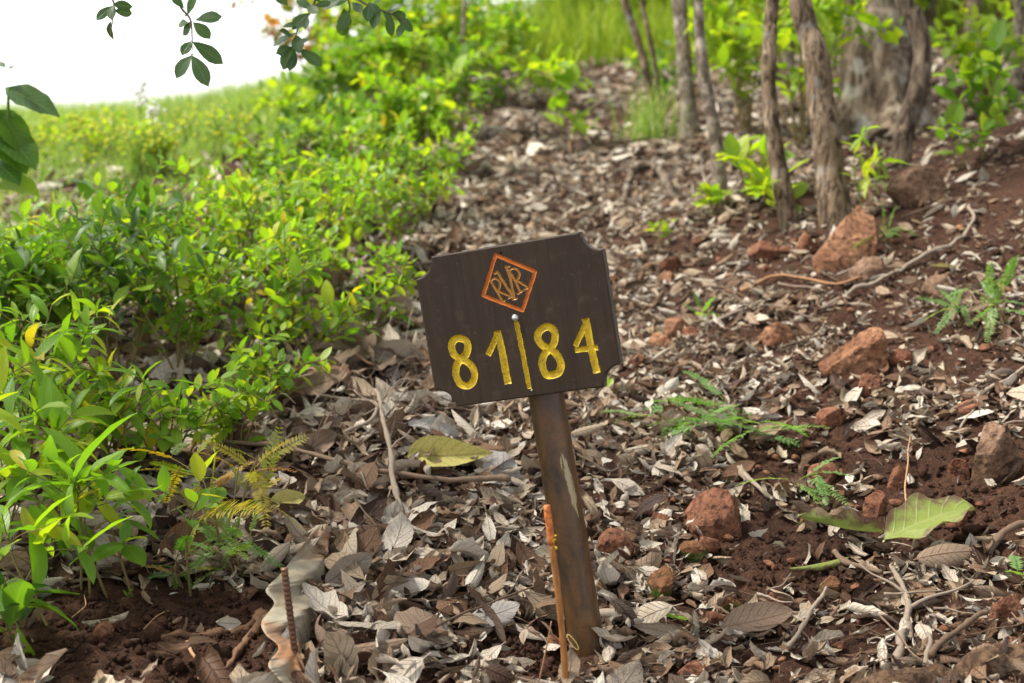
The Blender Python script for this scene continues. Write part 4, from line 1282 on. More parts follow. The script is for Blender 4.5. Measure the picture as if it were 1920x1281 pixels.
for k in range(22):
    u, v = RNG.uniform(560, 790), RNG.uniform(600, 790)
    hero("big curled brown leaf standing in the tangle beside the sign", u, v, RNG.uniform(75, 125), [DEAD_BROWN, DEAD_TAN, DEAD_TAN, DEAD_PALE][k % 4], RNG.uniform(0, 360),
         (RNG.uniform(-70, 70), RNG.uniform(-45, 20)), RNG.uniform(.42, .62), .9, .7, RNG.uniform(0, .35), RNG.uniform(-1, 1), RNG.uniform(-1.4, 1.4), RNG.uniform(-.8, .8), .03, .2, .07, 160 + k)["group"] = "big curled leaves in the tangle beside the sign"
for k in range(26):
    u, v = RNG.uniform(480, 800), RNG.uniform(640, 880)
    az = RNG.uniform(-1.3, 1.3); l = RNG.uniform(60, 170)
    q = [(u + l * (t - .5) * math.cos(az), v + l * (t - .5) * math.sin(az) * .5) for t in (0, .33, .66, 1)]
    stick("twig", "thin dead twig sticking up in the tangle between shrubs and sign", q, RNG.uniform(.0012, .0024), .0008, TWIG if RNG.random() < .6 else TWIG_PALE, group="dead twigs in the tangle beside the sign", ns=5,
          rel=[.03, RNG.uniform(.05, .09), RNG.uniform(.06, .13), RNG.uniform(.06, .17)], forks=[(.5, RNG.uniform(0, 6), .6, .05, .0009)])

# ------------------------------------------------------------------ plants
def build_leafset(root, base, leaves, kind, matname, joined):
    """leaves: list of (pos, axis, up, length) in world space; each leaf a part, or one foliage part when too far to tell apart"""
    mat = GREEN[matname]
    if joined:
        A = Acc()
        pr = PROTO[kind]
        for p, a, up, L in leaves:
            V, F, uv = pr[int(RNG.integers(len(pr)))]
            A.add((V * L) @ basis(a, up).T + (p - base), F, uv)
        o = obj("foliage", A.build("foliage", mat), root)
        o["kind"] = "stuff"
    else:
        for p, a, up, L in leaves:
            k = int(RNG.integers(len(PROTO[kind])))
            obj("leaf" if kind != 'pinnate' else "frond", pmesh(kind, k, matname, mat), root, M4(basis(a, up), L, p - base))
def grow(base, h, spread, nst, nleaf, Lf, rg, upness=.35, twigs=3, lean=(0, 0), t0=.25, flat=False):
    """stems (list of polylines with radii) and leaf frames"""
    stems, leaves, nodes = [], [], []
    for s in range(nst):
        az = rg.uniform(0, 6.28); rr = spread * math.sqrt(rg.uniform(.05, 1))
        tip = np.array([math.cos(az) * rr + lean[0] * h, math.sin(az) * rr + lean[1] * h, h * rg.uniform(.7, 1.0)])
        mid = np.array([tip[0] * .35, tip[1] * .35, tip[2] * .6]) + rg.normal(0, .06 * h, 3)
        b0 = np.array([rg.normal(0, .012), rg.normal(0, .012), 0])
        S = spline([b0, mid, tip], 10)
        stems.append((S, .0016 + .0045 * h, .0009))
        nodes.append(S)
        for q in range(twigs):
            i = int(rg.uniform(3, 9)); a2 = rg.uniform(0, 6.28); l = rg.uniform(.2, .45) * h
            d = np.array([math.cos(a2), math.sin(a2), rg.uniform(.1, .9)])
            Q = spline([S[i], S[i] + d * l * .5 + np.array([0, 0, .02 * h]), S[i] + d * l], 7)
            stems.append((Q, .0013, .0007))
            nodes.append(Q)
    per = max(1, int(math.ceil(nleaf / len(nodes))))
    for S in nodes:
        ph = rg.uniform(0, 6.28)
        for k in range(per):
            t = t0 + (1 - t0) * (k + rg.uniform(.3, .9)) / per
            f = min(t, 1) * (len(S) - 1); i = min(int(f), len(S) - 2)
            p = S[i] + (S[i + 1] - S[i]) * (f - i)
            T = S[i + 1] - S[i]; T = T / (np.linalg.norm(T) + 1e-9)
            ph += 2.4
            e1 = np.cross(T, [.3, .5, .8]); e1 /= np.linalg.norm(e1); e2 = np.cross(T, e1)
            d = (e1 * math.cos(ph) + e2 * math.sin(ph)) + T * rg.uniform(.2, .9) + np.array([0, 0, upness * rg.uniform(.2, 1.2)])
            if flat: d[2] *= .25 if upness < 0 else .8
            up = np.array([0, 0, 1.0]) + rg.normal(0, .28, 3)
            leaves.append((p + base, d, up, Lf * float(np.exp(rg.normal(0, .25)))))
    return stems, leaves
def plant(name, label, u, v, h, spread, nst, nleaf, Lf, kind, matname, cat="shrub", group=None, joined=None, upness=.35, twigs=3, lean=(0, 0), stem=None, t0=.25, depth=None, seed=None):
    if depth:
        b = at(u, v, depth); p = np.array([b[0], b[1], hz(b[0], b[1])]); d = depth
    else:
        p, d = G(u, v)
        p = np.array([p[0], p[1], hz(p[0], p[1]) - .004])
    rg = np.random.default_rng(seed or int(u * 31 + v * 17))
    root = empty(name, p)
    tag(root, label, cat, group)
    stems, leaves = grow(p, h, spread, nst, nleaf, Lf, rg, upness, twigs, lean, t0, kind == 'pinnate')
    A = Acc()
    for S, r0, r1 in stems:
        V, F, uv = tube(S, np.linspace(r0, r1, len(S)), 5, False)
        A.add(V, F, uv, .5)
    obj("stem", A.build("stem", stem or STEM), root)
    j = (d > 5.4) if joined is None else joined
    build_leafset(root, p, leaves, 'far' if (j and kind not in ('pinnate',) and d > 5.4) else kind, matname, j)
    return root
# bank seedlings with long leaves, front left
plant("seedling", "drooping long leaved seedling at the front left corner below the others", 18, 1225, .13, .05, 2, 22, .085, 'lance', 'mid', "seedling", upness=.1, lean=(.15, -.1))
plant("seedling", "tall lance leaved seedling with bare brown stem nearest the edge of view", 70, 1178, .235, .06, 2, 30, .075, 'lance', 'bright', "seedling", t0=.6)
plant("seedling", "slim seedling with pale bare stem rising from the dirt bank", 156, 1105, .22, .05, 1, 20, .07, 'lance', 'bright', "seedling", t0=.6)
plant("seedling", "seedling with reddish stem growing beside the pale stemmed one", 174, 1115, .24, .06, 2, 26, .07, 'lance', 'bright', "seedling", t0=.6)
plant("seedling", "lone thin seedling in the middle of the dirt bank's top", 231, 1120, .22, .06, 1, 16, .055, 'ovate', 'bright', "seedling", t0=.55)
plant("seedling", "slender seedling with small round leaves beside the feathery one", 346, 1115, .21, .06, 1, 18, .04, 'ovate', 'bright', "seedling", t0=.5)
plant("seedling", "dense long leaved seedling at the far end of the bank", 25, 1060, .27, .12, 3, 48, .08, 'lance', 'bright', "seedling", t0=.4)
plant("seedling", "leafy seedling crowded behind the tall lance leaved one", 110, 1030, .24, .10, 3, 40, .07, 'lance', 'bright', "seedling", t0=.4)
plant("seedling", "low two leaved sprout in the dirt by the orange stone", 238, 1122, .02, .01, 1, 4, .012, 'ovate', 'bright', "seedling", twigs=0)
# feathery pinnate plants
plant("feathery_seedling", "feathery seedling with yellow and orange fronds above the dirt bank", 415, 1085, .25, .08, 3, 30, .09, 'pinnate', 'gold', "seedling", upness=.15, twigs=2, t0=.35)
plant("feathery_seedling", "low green feathery seedling in front of the yellow fronded one", 450, 1095, .11, .07, 2, 16, .075, 'pinnate', 'fern', "seedling", upness=.0, twigs=2, t0=.3)
plant("feathery_seedling", "small yellowing feathery seedling drooping over the dirt bank", 330, 1108, .06, .05, 2, 9, .06, 'pinnate', 'pinnate', "seedling", upness=-.1, twigs=1)
plant("feathery_seedling", "wide spreading feathery plant on the slope beside the sign", 1400, 825, .06, .20, 5, 14, .14, 'pinnate', 'fern', "seedling", upness=-.3, twigs=1, t0=.35, lean=(-.35, 0))
plant("feathery_seedling", "pale low feathery plant closest to the sign's lower corner", 1310, 800, .05, .16, 4, 10, .13, 'pinnate', 'fern', "seedling", upness=-.3, twigs=1, t0=.35, lean=(-.3, 0))
plant("feathery_seedling", "small feathery sprig with drooping frond over the red rock", 1500, 930, .07, .05, 2, 6, .075, 'pinnate', 'fern', "seedling", upness=-.2, twigs=1, lean=(-.2, 0))
plant("feathery_seedling", "sparse ferny tuft at the edge of view above the brown boulder", 1890, 620, .12, .10, 3, 14, .09, 'pinnate', 'fern', "seedling", upness=.0, twigs=1, lean=(-.3, 0))
plant("feathery_seedling", "ferny tuft beside the long bent root", 1800, 610, .07, .08, 3, 10, .08, 'pinnate', 'fern', "seedling", upness=.0, twigs=1)
plant("feathery_seedling", "dark ferny sprig tucked behind the tall rough orange rock", 1665, 470, .07, .08, 3, 10, .085, 'pinnate', 'mid', "seedling", upness=.0, twigs=1)
plant("feathery_seedling", "thin ferny frond at the edge beside the fallen log", 1905, 1120, .05, .04, 1, 3, .075, 'pinnate', 'fern', "seedling", upness=.0, twigs=1, lean=(-.3, 0))
plant("feathery_seedling", "small bluish ferny sprig below the orange stones", 1300, 610, .05, .05, 2, 6, .06, 'pinnate', 'fern', "seedling", upness=.1, twigs=1)
# shrub belt along the left
SHRUBS = [
 (430,880,.15,.10,4,40,.034,'ovate','bright',"low small leaved shrub closest above the feathery seedling"),
 (310,905,.19,.12,4,50,.036,'ovate','bright',"small leaved shrub behind the round leaved seedling"),
 (190,920,.24,.14,4,55,.055,'lance','bright',"long leaved shrub behind the bank seedlings"),
 (60,930,.30,.15,4,60,.06,'lance','bright',"long leaved shrub at the edge behind the dense seedling"),
 (520,800,.17,.12,5,60,.032,'ovate','bright',"low shrub leaning over the large brown leaf"),
 (600,705,.20,.13,5,70,.034,'ovate','bright',"low bright shrub nearest the sign's lower edge"),
 (690,640,.20,.13,5,60,.034,'ovate','bright',"bright shrub whose leaves reach the sign's edge"),
 (560,640,.30,.17,6,100,.036,'ovate','bright',"rounded bright shrub behind the low shrubs by the sign"),
 (450,705,.27,.17,6,100,.036,'ovate','bright',"yellow green shrub in the middle of the belt"),
 (340,740,.30,.16,6,90,.04,'obovate','bright',"pale leaved shrub beside the dark hollow"),
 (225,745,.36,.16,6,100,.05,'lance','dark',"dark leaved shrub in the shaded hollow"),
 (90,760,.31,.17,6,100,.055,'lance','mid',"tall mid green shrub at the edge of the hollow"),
 (10,780,.33,.15,5,80,.055,'broad','mid',"broad leaved shrub cut off by the edge of view"),
 (280,640,.36,.15,6,100,.042,'obovate','mid',"dark broad shrub rising behind the hollow"),
 (150,620,.28,.16,6,90,.045,'lance','bright',"dense mid green shrub behind the hollow's edge"),
 (640,545,.32,.18,6,110,.038,'ovate','bright',"bright shrub level with the top of the sign"),
 (740,505,.26,.16,6,90,.036,'ovate','bright',"shrub touching the litter behind the sign's upper corner"),
 (520,560,.33,.18,6,110,.040,'ovate','bright',"wide bright shrub in the upper middle of the belt"),
 (390,575,.30,.17,6,100,.04,'obovate','bright',"mid green shrub beside the reddish bare strip"),
 (40,590,.19,.18,6,80,.05,'ovate','bright',"yellowish shrub by the pale grass tuft"),
 (800,425,.26,.18,6,100,.040,'ovate','bright',"shrub at the litter's edge beyond the sign"),
 (690,430,.34,.20,7,120,.042,'ovate','bright',"dense bright shrub behind the one level with the sign"),
 (570,440,.28,.20,7,120,.042,'ovate','mid',"mid green shrub beneath the bare red bank"),
 (330,650,.34,.16,6,90,.038,'ovate','bright',"yellow green shrub over the hollow's far side"),
 (450,620,.34,.17,6,100,.036,'ovate','bright',"tall fine leaved shrub in the centre of the belt"),
 (200,670,.30,.15,6,90,.04,'ovate','bright',"fine leaved bright shrub standing over the dark hollow"),
 (600,590,.34,.17,6,100,.035,'ovate','bright',"fine leaved shrub just behind the rounded bright one"),
 (90,660,.28,.15,5,80,.042,'ovate','bright',"fine leaved shrub below the pale grass tuft"),
 (470,460,.22,.18,6,90,.042,'ovate','bright',"bright shrub spilling over the red bank"),
]
for (u, v, h, sp, ns, nl, Lf, kd, mt, lb) in SHRUBS:
    plant("shrub", lb, u, v, h * 1.22, sp * 1.18, ns + 2, min(295, int(nl * 2.6)), Lf * .98, kd, mt, "shrub", "leafy shrubs along the bank beside the sign")
FARSHRUBS = [(800,335,.45,.28,9,420,.055,'bright'),(700,350,.42,.28,9,420,.055,'bright'),(600,365,.36,.26,8,360,.05,'mid'),(500,350,.18,.2,7,260,.05,'bright'),
 (850,275,.55,.32,9,460,.06,'mid'),(750,275,.6,.34,9,500,.06,'bright'),(650,280,.5,.32,8,420,.06,'mid'),(560,270,.3,.25,8,360,.06,'backlit'),
 (890,215,.75,.38,9,520,.07,'bright'),(790,210,.9,.42,9,560,.07,'bright'),(690,215,.8,.42,9,520,.07,'backlit'),(880,150,1.0,.45,9,560,.08,'backlit'),
 (780,160,1.2,.5,10,640,.08,'bright'),(680,175,1.0,.5,9,520,.08,'backlit')]
BUSHLAB = [a + " of its " + b for b, ws in (("lowest row", 4), ("second row up", 4), ("third row up", 3), ("topmost row", 3))
           for a in ["closest to the leaf litter", "second from the litter edge", "third from the litter edge", "furthest from the litter"][:ws]]
for k, (u, v, h, sp, ns, nl, Lf, mt) in enumerate(FARSHRUBS):
    plant("shrub", "blurred leafy bush in the thicket, " + BUSHLAB[k], u, v, h, sp, ns, nl, Lf, 'far', mt, "shrub", "bushes of the thicket beside the upper slope", joined=True)
plant("flushed_bush", "bush with orange red young leaves on the skyline", 600, 205, 1.05, .45, 9, 420, .10, 'far', 'flush', "shrub", joined=True)
# plants on the right, among the trunks
plant("sapling", "thin upright sapling with paired leaves before the old trunk", 1628, 415, .36, .04, 1, 30, .055, 'lance', 'backlit', "sapling", joined=False, upness=.1, twigs=4, t0=.2, stem=GSTEM)
plant("shrub", "leafy green plant on the soil right of the curved trunk", 1835, 300, .33, .12, 4, 60, .075, 'ovate', 'mid', "shrub", joined=False)
plant("shrub", "arching leafy bush in the upper corner behind the trunks", 1850, 215, .48, .30, 6, 130, .09, 'ovate', 'backlit', "shrub", joined=False)
plant("shrub", "bright bush filling the gap between the two crooked trunks", 1500, 280, .85, .30, 8, 420, .075, 'far', 'backlit', "shrub", joined=True)
plant("shrub", "bright bush behind the slim grey trunk", 1400, 260, .8, .32, 8, 420, .075, 'far', 'backlit', "shrub", joined=True)
plant("shrub", "yellow green bush between slim trunks and old trunk further up", 1450, 170, .9, .5, 8, 420, .09, 'far', 'backlit', "shrub", joined=True)
plant("shrub", "low broad leaved plant at the foot of the slim grey trunk", 1400, 385, .20, .13, 5, 40, .07, 'broad', 'backlit', "shrub", joined=False)
plant("seedling", "small bright seedling between the slim trunk and the arched root", 1340, 408, .10, .08, 3, 16, .05, 'ovate', 'backlit', "seedling", joined=False)
plant("seedling", "bright seedling beside the thick crooked trunk's foot", 1470, 420, .16, .09, 3, 26, .06, 'ovate', 'backlit', "seedling", joined=False)
plant("seedling", "tiny bright seedling beyond the sign's scooped corner", 1240, 468, .08, .05, 2, 14, .035, 'ovate', 'backlit', "seedling", joined=False)
plant("sapling", "slim sapling with yellow green leaves in the middle of the upper slope", 1060, 290, .42, .14, 3, 44, .095, 'ovate', 'backlit', "sapling", joined=False)
plant("seedling", "low bright plant beside the yellow green sapling", 1020, 215, .3, .2, 4, 50, .10, 'ovate', 'backlit', "seedling", joined=False)
plant("shrub", "low grey green plants beneath the leaning thin stems", 1250, 215, .4, .4, 6, 130, .07, 'far', 'mid', "shrub", joined=True)
plant("seedling", "small seedling by the flat brown rock under the curved trunk", 1800, 318, .16, .10, 3, 22, .06, 'ovate', 'mid', "seedling", joined=False)
plant("seedling", "few leaved sprout beside the sign's lower edge", 1130, 745, .04, .05, 2, 5, .035, 'ovate', 'backlit', "seedling", joined=False)
for k, (u, v, d, h) in enumerate([(1320,90,12,1.3),(1230,60,13,1.2),(1420,60,13,1.6),(1560,70,12,1.6),(1700,60,10.5,1.2),(1790,60,10,1.2),(1880,70,9.5,1.1),(1640,120,9.5,.9),(1180,90,12.5,.9)]):
    plant("shrub", "sunlit bush blurred behind the trunks, " + ["third from the thicket", "second from the thicket", "beyond the crooked slim trunk", "between the thick trunk and the old one", "just behind the old massive trunk", "beyond the curved dark trunk", "in the far top corner", "low beside the old massive trunk", "nearest the bright grass"][k], u, v, h, .7, 10, 520, .13, 'far', 'backlit', "shrub", "sunlit bushes behind the trunks", joined=True, depth=d, seed=500 + k)
# big leaved plant cut by the left edge
def big_leaf_plant():
    p = at(-60, 640, 3.5); p[2] = hz(p[0], p[1])
    root = empty("large_leaved_sapling", p)
    tag(root, "sapling with large drooping leaves cut off by the edge of view", "sapling")
    def loc(u, v, d): return at(u, v, d)
    S = spline([p, loc(-30, 480, 3.45), loc(10, 260, 3.4), loc(16, 165, 3.4)], 16)
    V, F, uv = tube(S - p, np.linspace(.008, .003, 16), 6, True)
    obj("stem", mesh("stem", V, F, GSTEM, uv), root)
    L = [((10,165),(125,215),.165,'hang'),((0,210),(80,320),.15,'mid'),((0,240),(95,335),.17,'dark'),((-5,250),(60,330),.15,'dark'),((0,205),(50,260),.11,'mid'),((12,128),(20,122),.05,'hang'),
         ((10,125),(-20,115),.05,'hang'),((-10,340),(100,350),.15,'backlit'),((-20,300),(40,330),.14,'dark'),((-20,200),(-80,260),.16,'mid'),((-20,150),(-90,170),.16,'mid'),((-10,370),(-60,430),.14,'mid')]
    for (a, b, l, mt) in L:
        q0, q1 = loc(*a, 3.4), loc(*b, 3.4 - RNG.uniform(-.06, .08))
        k = int(RNG.integers(5))
        obj("leaf", pmesh('broad', k, mt, GREEN[mt]), root, M4(basis(q1 - q0, np.array([.15, -.5, .8])), l * .88, q0 - p))
big_leaf_plant()

# ------------------------------------------------------------------ grass
def blades(name, label, xy, h, wd, mat, lean=.35, parent=None, base=None):
    n = len(xy)
    x, y = xy[:, 0], xy[:, 1]
    z = H(x, y) - .01
    az = RNG.uniform(0, 6.28, n); la = RNG.uniform(.1, 1, n) * lean * h
    fx = RNG.uniform(0, 6.28, n)
    lv = np.array([0, .4, .75, 1]); wv = np.array([1, .85, .5, .08])
    V = np.zeros((n, 8, 3))
    for k in range(4):
        cx_ = x + np.cos(az) * la * lv[k] ** 2; cy_ = y + np.sin(az) * la * lv[k] ** 2; cz_ = z + h * lv[k] * (1 - .12 * lv[k] * lean)
        for j, s in enumerate((-1, 1)):
            V[:, k * 2 + j] = np.stack([cx_ + s * np.cos(fx) * wd * wv[k], cy_ + s * np.sin(fx) * wd * wv[k], cz_], 1)
    F = np.array([[0, 1, 3, 2], [2, 3, 5, 4], [4, 5, 7, 6]])
    Fa = (F[None] + (np.arange(n) * 8)[:, None, None]).reshape(-1, 4)
    V = V.reshape(-1, 3)
    if base is not None: V = V - base
    o = obj(name, mesh(name, V, Fa, mat, None, np.repeat(RNG.random(n), 8)), parent)
    return o
def region(n, f):
    out = []
    while sum(len(a) for a in out) < n:
        y = np.sqrt(RNG.uniform(25, 400, n * 2)); x = RNG.uniform(-1.25, .45, n * 2) * y
        k = f(x, y); out.append(np.stack([x[k], y[k]], 1))
    return np.concatenate(out)[:n]
m1 = region(76000, lambda x, y: (x < -.07 * y - .55 - .16 * np.maximum(0, 9 - y)) & (y > 6.4) & (y < 17) & (n2(x, y, 1.1, 3) > -.55))
o = blades("meadow_grass", "", m1, RNG.uniform(.12, .36, len(m1)) * np.clip((m1[:, 1] - 4) / 6, .45, 1.1), .0045 + .0012 * RNG.random(len(m1)), GRASS, .7)
tag(o, "soft bright green meadow grass running to the skyline", "grass", kind="stuff")
m2 = region(16000, lambda x, y: (x > -.09 * y - .3) & (y > 10.6) & (y < 17) & (x < .5 * y))
o = blades("meadow_grass", "", m2, RNG.uniform(.2, .6, len(m2)), .007 + .002 * RNG.random(len(m2)), GRASSY, .7)
tag(o, "yellow green sunlit grass at the top of the slope", "grass", kind="stuff")
m3 = region(9000, lambda x, y: (x < -.2 * y) & (y > 5.0) & (y < 7.5))
yy_ = RNG.uniform(1.6, 5.2, 14000)
m3 = np.concatenate([m3, np.stack([-(.42 * yy_ + RNG.uniform(0, 4.5, 14000)), yy_], 1)])
o = blades("short_grass", "", m3, RNG.uniform(.04, .14, len(m3)), .003 + .001 * RNG.random(len(m3)), GRASS, .9)
tag(o, "short sparse grass on the bare ground behind the shrubs", "grass", kind="stuff")
def tuft(label, u, v, n, h, sp, mat, wd=.0025, depth=None):
    p = G(u, v)[0] if depth is None else at(u, v, depth)
    p[2] = hz(p[0], p[1])
    xy = p[:2] + RNG.normal(0, sp, (n, 2))
    root = empty("grass_tuft", p)
    tag(root, label, "grass tuft")
    o = blades("blades", "", xy, RNG.uniform(.5, 1, n) * h, np.full(n, wd), mat, .55, root, p)
    o["kind"] = "stuff"
tuft("thin pale grass tuft standing alone behind the shrubs at the edge", 65, 500, 160, .20, .022, GRASS)
tuft("tall wispy grass tuft with seed heads in the meadow", 265, 340, 120, .42, .03, GRASS)
tuft("bright fountain of grass at the top of the leaf covered slope", 1060, 90, 500, 1.0, .16, GRASSY, .007)
tuft("wispy grass clump beneath the leaning thin stems", 1215, 270, 140, .35, .06, GRASS, .003)
# yellow flowered herbs and pale seed heads in the meadow
m = N("yellow_petals"); YP = m.done(m.bsdf((.62, .60, .05), .7, .2))
m = N("white_seed"); WP = m.done(m.bsdf((.62, .62, .56), .8, .2))
for k in range(18):
    u, v = RNG.uniform(60, 520), RNG.uniform(285, 345)
    p, d = G(u, v)
    p[2] = hz(p[0], p[1])
    root = empty("meadow_herb", p)
    tag(root, "low yellow flowering herb blurred among the meadow grass", "herb", "yellow flowering herbs in the meadow")
    rg = np.random.default_rng(k)
    stems, leaves = grow(p, .24, .10, 5, 26, .04, rg)
    A = Acc()
    for S, r0, r1 in stems:
        V, F, uv = tube(S, np.linspace(r0, r1, len(S)), 4, False); A.add(V, F, uv)
    obj("stem", A.build("stem", GSTEM), root)
    build_leafset(root, p, leaves, 'far', 'backlit', True)
    A = Acc()
    for S, r0, r1 in stems:
        A.add(ICO[1][0] * np.array([.010, .010, .006]) + S[-1], ICO[1][1])
    obj("blossom", A.build("blossom", YP), root)["kind"] = "stuff"
for k, (u, v, hh) in enumerate([(262, 335, .40), (290, 338, .30)]):
    p, d = G(u, v); p[2] = hz(p[0], p[1])
    root = empty("seed_stalk", p)
    tag(root, "slender stalk with a pale fluffy head above the meadow", "stalk", "pale headed stalks in the meadow")
    S = spline([(0, 0, 0), (.01, 0, hh * .5), (RNG.normal(0, .03), 0, hh)], 8)
    V, F, uv = tube(S, .0025, 4, False); obj("stem", mesh("stem", V, F, GSTEM, uv), root)
    A = Acc()
    for q in range(30):
        c = S[-1] + RNG.normal(0, .028, 3); A.add(ICO[1][0] * .009 + c, ICO[1][1])
    obj("seed_head", A.build("seed_head", WP), root)["kind"] = "stuff"

# ------------------------------------------------------------------ trees
def crown_leaves(A, centre, rad, n, size, rg):
    pr = PROTO['far']
    for k in range(n):
        d = rg.normal(size=3); d /= np.linalg.norm(d)
        p = centre + d * rad * rg.uniform(.35, 1) ** .6
        V, F, uv = pr[int(rg.integers(len(pr)))]
        a = rg.normal(size=3); a[2] -= .3
        A.add((V * size * rg.uniform(.7, 1.3)) @ basis(a, np.array([0, 0, 1.]) + rg.normal(0, .4, 3)).T + p, F, uv)
def tree(label, cl, bark, height, crown_r, nleaf, seed, flare=1.5, name="tree", roots=0, group=None, ns=16):
    """cl: (u, v, depth, width px) from the root up; the trunk runs on above the frame to its crown"""
    rg = np.random.default_rng(seed)
    P = np.array([at(u, v, d) for u, v, d, w in cl]); rad = np.array([w / FPX * d / 2 for u, v, d, w in cl])
    P[0, 2] = hz(P[0, 0], P[0, 1]) - .03
    base = P[0].copy()
    dirn = P[-1] - P[-2]; dirn /= np.linalg.norm(dirn)
    dirn = dirn * .6 + np.array([0, 0, .5]); dirn /= np.linalg.norm(dirn)
    ext = []
    for k in range(1, 5):
        q = P[-1] + dirn * (height * k / 4) + rg.normal(0, .04 * height / 4, 3) * np.array([1, 1, .2])
        ext.append(q)
    Pall = np.vstack([P, ext]); rall = np.r_[rad, rad[-1] * np.linspace(.9, .45, 4)]
    m = 26 + 10 * len(Pall)
    S = spline(Pall, m)
    rr = np.interp(np.linspace(0, len(Pall) - 1, m), np.arange(len(Pall)), rall)
    hh = np.r_[0, np.cumsum(np.linalg.norm(np.diff(S, axis=0), axis=1))]
    rr = rr * (1 + (flare - 1) * np.exp(-hh / (rr[0] * 2.2)))
    root = empty(name, base)
    tag(root, label, "tree", group)
    V, F, uv = tube(S - base, rr, ns, True, .10, seed)
    if roots:
        ang = np.arctan2(V[:, 1], V[:, 0]); zf = np.exp(-np.clip(V[:, 2], 0, 9) / (rr[0] * 1.3))
        V[:, :2] *= (1 + .30 * zf * np.cos(ang * roots + 1.1))[:, None]
        V[:, :2] *= (1 + .05 * np.cos(ang * 9 + 3 * V[:, 2]))[:, None]
    obj("trunk", mesh("trunk", V, F, bark, uv), root)
    A = Acc(); C = Acc()
    topi = S[-1]
    for k in range(5):
        az = rg.uniform(0, 6.28); i = int(m - 1 - rg.integers(0, m // 5))
        tip = S[i] + np.array([math.cos(az) * crown_r * .8, math.sin(az) * crown_r * .8, crown_r * rg.uniform(.1, .8)])
        Q = spline([S[i], (S[i] + tip) / 2 + rg.normal(0, .1, 3), tip], 10)
        V, F, uv = tube(Q - base, np.linspace(rr[-1] * .6, .008, 10), 6, False); A.add(V, F, uv)
        crown_leaves(C, tip - base, np.array([.55, .55, .4]) * crown_r, nleaf // 14, .11, rg)
    crown_leaves(C, topi - base, np.array([.6, .6, .5]) * crown_r, nleaf // 14, .11, rg)
    obj("limb", A.build("limb", bark), root)
    o = obj("crown", C.build("crown", GREEN['canopy']), root); o["kind"] = "stuff"
    return root
tree("pale slim trunk standing furthest back of the slender ones", [(1292,268,6.4,34),(1288,180,6.4,30),(1280,80,6.4,28),(1273,-20,6.4,27)], BARK['grey'], 3.2, 1.1, 900, 1)
tree("slim grey trunk leaning and kinked near its foot", [(1351,374,4.95,28),(1347,302,4.95,27),(1331,201,4.95,24),(1317,117,4.95,22),(1309,-20,4.95,19)], BARK['grey'], 3.0, 1.0, 900, 2, 1.1)
tree("crooked slim trunk curving up beside the thick one", [(1486,405,4.45,40),(1456,290,4.45,32),(1442,175,4.45,28),(1444,70,4.45,27),(1453,-20,4.45,24)], BARK['brown'], 3.2, 1.1, 900, 3, 1.15)
tree("thick crooked trunk with rough bark leaning toward the slim ones", [(1572,425,4.3,58),(1552,285,4.3,53),(1537,175,4.3,52),(1526,90,4.3,48),(1497,-20,4.3,40)], BARK['brown'], 3.4, 1.2, 1100, 4, 1.2)
tree("old massive trunk with flaring roots", [(1652,285,6.5,175),(1648,215,6.5,140),(1644,130,6.5,122),(1644,60,6.5,112),(1644,-30,6.5,106)], BARK['big'], 4.2, 2.0, 1800, 5, 1.25, roots=5, ns=40)
tree("curved dark trunk growing from beside the flat brown rock", [(1682,328,5.1,42),(1698,240,5.1,37),(1721,168,5.1,37),(1731,100,5.1,36),(1716,33,5.1,33),(1690,-25,5.1,32)], BARK['dark'], 3.0, 1.0, 900, 6, 1.15)
tree("dark straight trunk just behind the old massive one", [(1744,75,9.5,24),(1744,20,9.5,22),(1745,-20,9.5,22)], BARK['dark'], 3.5, 1.2, 700, 7)
tree("blurred brown trunk far up in the corner", [(1826,60,9.2,30),(1825,20,9.2,28),(1824,-20,9.2,28)], BARK['dark'], 3.5, 1.2, 700, 8)
tree("slim pale trunk cut by the edge of view", [(1905,150,7.0,26),(1908,80,7.0,20),(1912,-20,7.0,20)], BARK['grey'], 3.0, 1.1, 700, 9)
tree("thin leaning stem of the clump on the upper slope", [(1232,262,7.1,12),(1222,190,7.1,14),(1200,90,7.1,15),(1165,-20,7.1,15)], BARK['brown'], 2.0, .7, 300, 10)
tree("second thin stem in the clump, bent away from the pale trunk", [(1240,266,7.0,9),(1236,180,7.0,9),(1222,90,7.0,9),(1200,-20,7.0,9)], BARK['brown'], 1.8, .6, 250, 11)
tree("thin bare stem rising out of the thicket", [(858,150,8.6,10),(866,100,8.6,9),(872,-20,8.6,8)], BARK['grey'], 1.6, .6, 250, 12)
tree("pale stem glimpsed between the slim crooked trunk and the thick one", [(1476,110,9.5,26),(1478,40,9.5,24),(1480,-20,9.5,24)], BARK['grey'], 3, 1.0, 500, 13)

tree("forest tree just outside the view on the uphill side", [(2650,1000,2.5,150),(2640,500,2.5,130),(2620,-100,2.5,120)], BARK['brown'], 2.6, 1.9, 4200, 21)
tree("second forest tree outside the view further up the slope", [(2520,420,4.2,120),(2500,100,4.2,110),(2480,-200,4.2,105)], BARK['brown'], 2.6, 1.9, 2400, 22)
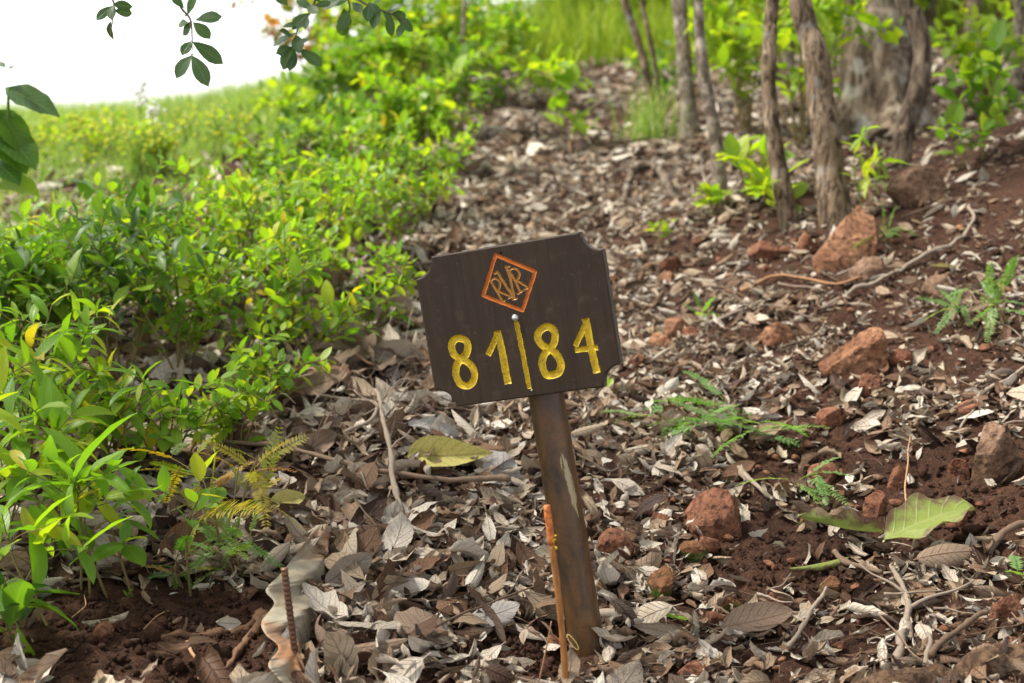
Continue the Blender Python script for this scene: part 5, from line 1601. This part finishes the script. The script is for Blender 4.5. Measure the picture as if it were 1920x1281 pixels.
# tree standing out of frame whose branch tips hang into the top of the picture
def hanging_tree():
    p = np.array([-2.6, 2.6, 0.]); p[2] = hz(p[0], p[1]) - .03
    root = empty("overhanging_tree", p)
    tag(root, "tree whose leafy branch tips hang down into the white sky", "tree")
    S = spline([p, p + np.array([.05, .1, 1.0]), p + np.array([.25, .05, 2.2]), p + np.array([.5, 0, 3.4])], 40)
    V, F, uv = tube(S - p, np.linspace(.07, .04, 40), 14, True, .1, 3); obj("trunk", mesh("trunk", V, F, BARK['grey'], uv), root)
    hub = S[30]
    def limb(pts, r0, r1):
        Q = spline(pts, 30)
        V, F, uv = tube(Q - p, np.linspace(r0, r1, 30), 6, True, .08); obj("limb", mesh("limb", V, F, BARK['grey'], uv), root)
        return Q
    D = 2.75
    limb([hub, (hub + at(300, -260, D)) / 2 + np.array([0, 0, .25]), at(300, -260, D), at(640, -170, D + .1), at(800, -140, D + .2)], .03, .008)
    twigs = [[(300,-260),(250,-120),(212,-20),(214,15),(206,70)], [(330,-255),(318,-80),(335,5),(356,35),(360,70),(360,105)], [(560,-190),(600,-60),(585,15),(558,55),(552,105)], [(640,-170),(640,-70),(650,-20),(690,10),(730,25),(765,45)], [(620,-180),(625,-60),(650,-10),(655,25),(640,55)]]
    A = Acc()
    lv = []
    for ti, tw in enumerate(twigs):
        Q = spline([at(u, v, D + .03 * ti) for u, v in tw], 26)
        V, F, uv = tube(Q - p, np.linspace(.004, .0009, 26), 5, False); A.add(V, F, uv, .5)
    obj("twig", A.build("twig", TWIG), root)
    LV = [((212,8),(250,14),38,0),((214,20),(243,24),30,0),((208,12),(190,28),34,0),((214,0),(235,-14),36,0),((208,40),(205,78),34,0),((212,10),(205,38),30,0),((210,-10),(190,-22),34,0),
      ((352,28),(362,-2),34,1),((354,30),(338,26),20,1),((366,38),(404,32),42,1),((352,42),(328,48),26,1),((360,40),(342,68),32,1),((362,42),(392,68),38,1),((358,78),(340,102),30,1),((360,78),(410,112),58,1),((360,104),(330,140),44,1),((360,104),(388,154),58,1),((345,15),(330,0),26,1),
      ((580,25),(556,45),38,2),((565,45),(545,46),30,2),((555,62),(525,75),44,2),((556,66),(560,95),36,2),((552,85),(535,122),44,2),((560,92),(598,116),46,2),((562,85),(575,72),24,2),((555,100),(545,125),34,2),((575,30),(572,50),28,2),((585,18),(560,0),34,2),((548,70),(528,55),26,2),((590,12),(612,6),28,2),
      ((655,20),(640,50),36,3),((660,5),(680,22),28,3),((690,10),(690,38),32,3),((705,15),(700,55),38,3),((730,25),(732,60),36,3),((725,25),(748,10),30,3),((740,30),(772,52),42,3),((700,8),(720,-12),36,3),((650,30),(638,68),40,3),((640,-5),(618,10),34,3),((670,0),(655,-14),30,3),((690,5),(712,30),32,3),((735,25),(752,28),24,3),
      ((645,15),(650,45),34,4),((600,5),(585,-18),34,2),((575,10),(600,28),32,2),((545,88),(520,100),30,2),((610,-5),(640,-18),34,4),((760,40),(748,62),30,3),((715,18),(735,40),28,3),((680,-2),(700,-20),32,3),((540,10),(520,-8),30,2),((652,0),(620,0),36,4)]
    for a, b, lpx, ti in LV:
        d = D + .03 * ti
        q0, q1 = at(*a, d), at(*b, d + RNG.uniform(-.03, .03))
        k = int(RNG.integers(6))
        obj("leaf", pmesh('obovate', k, 'hang', GREEN['hang']), root, M4(basis(q1 - q0, np.array([RNG.normal(0, .3), -1., .5 + RNG.normal(0, .3)])), lpx * 1.2 / FPX * d, q0 - p))
    rg = np.random.default_rng(8)
    C = Acc()
    for c in (S[-1], S[32] + np.array([-.6, .3, .4])):
        crown_leaves(C, c - p, np.array([.8, .8, .6]), 500, .06, rg)
    o = obj("crown", C.build("crown", GREEN['canopy']), root); o["kind"] = "stuff"
hanging_tree()
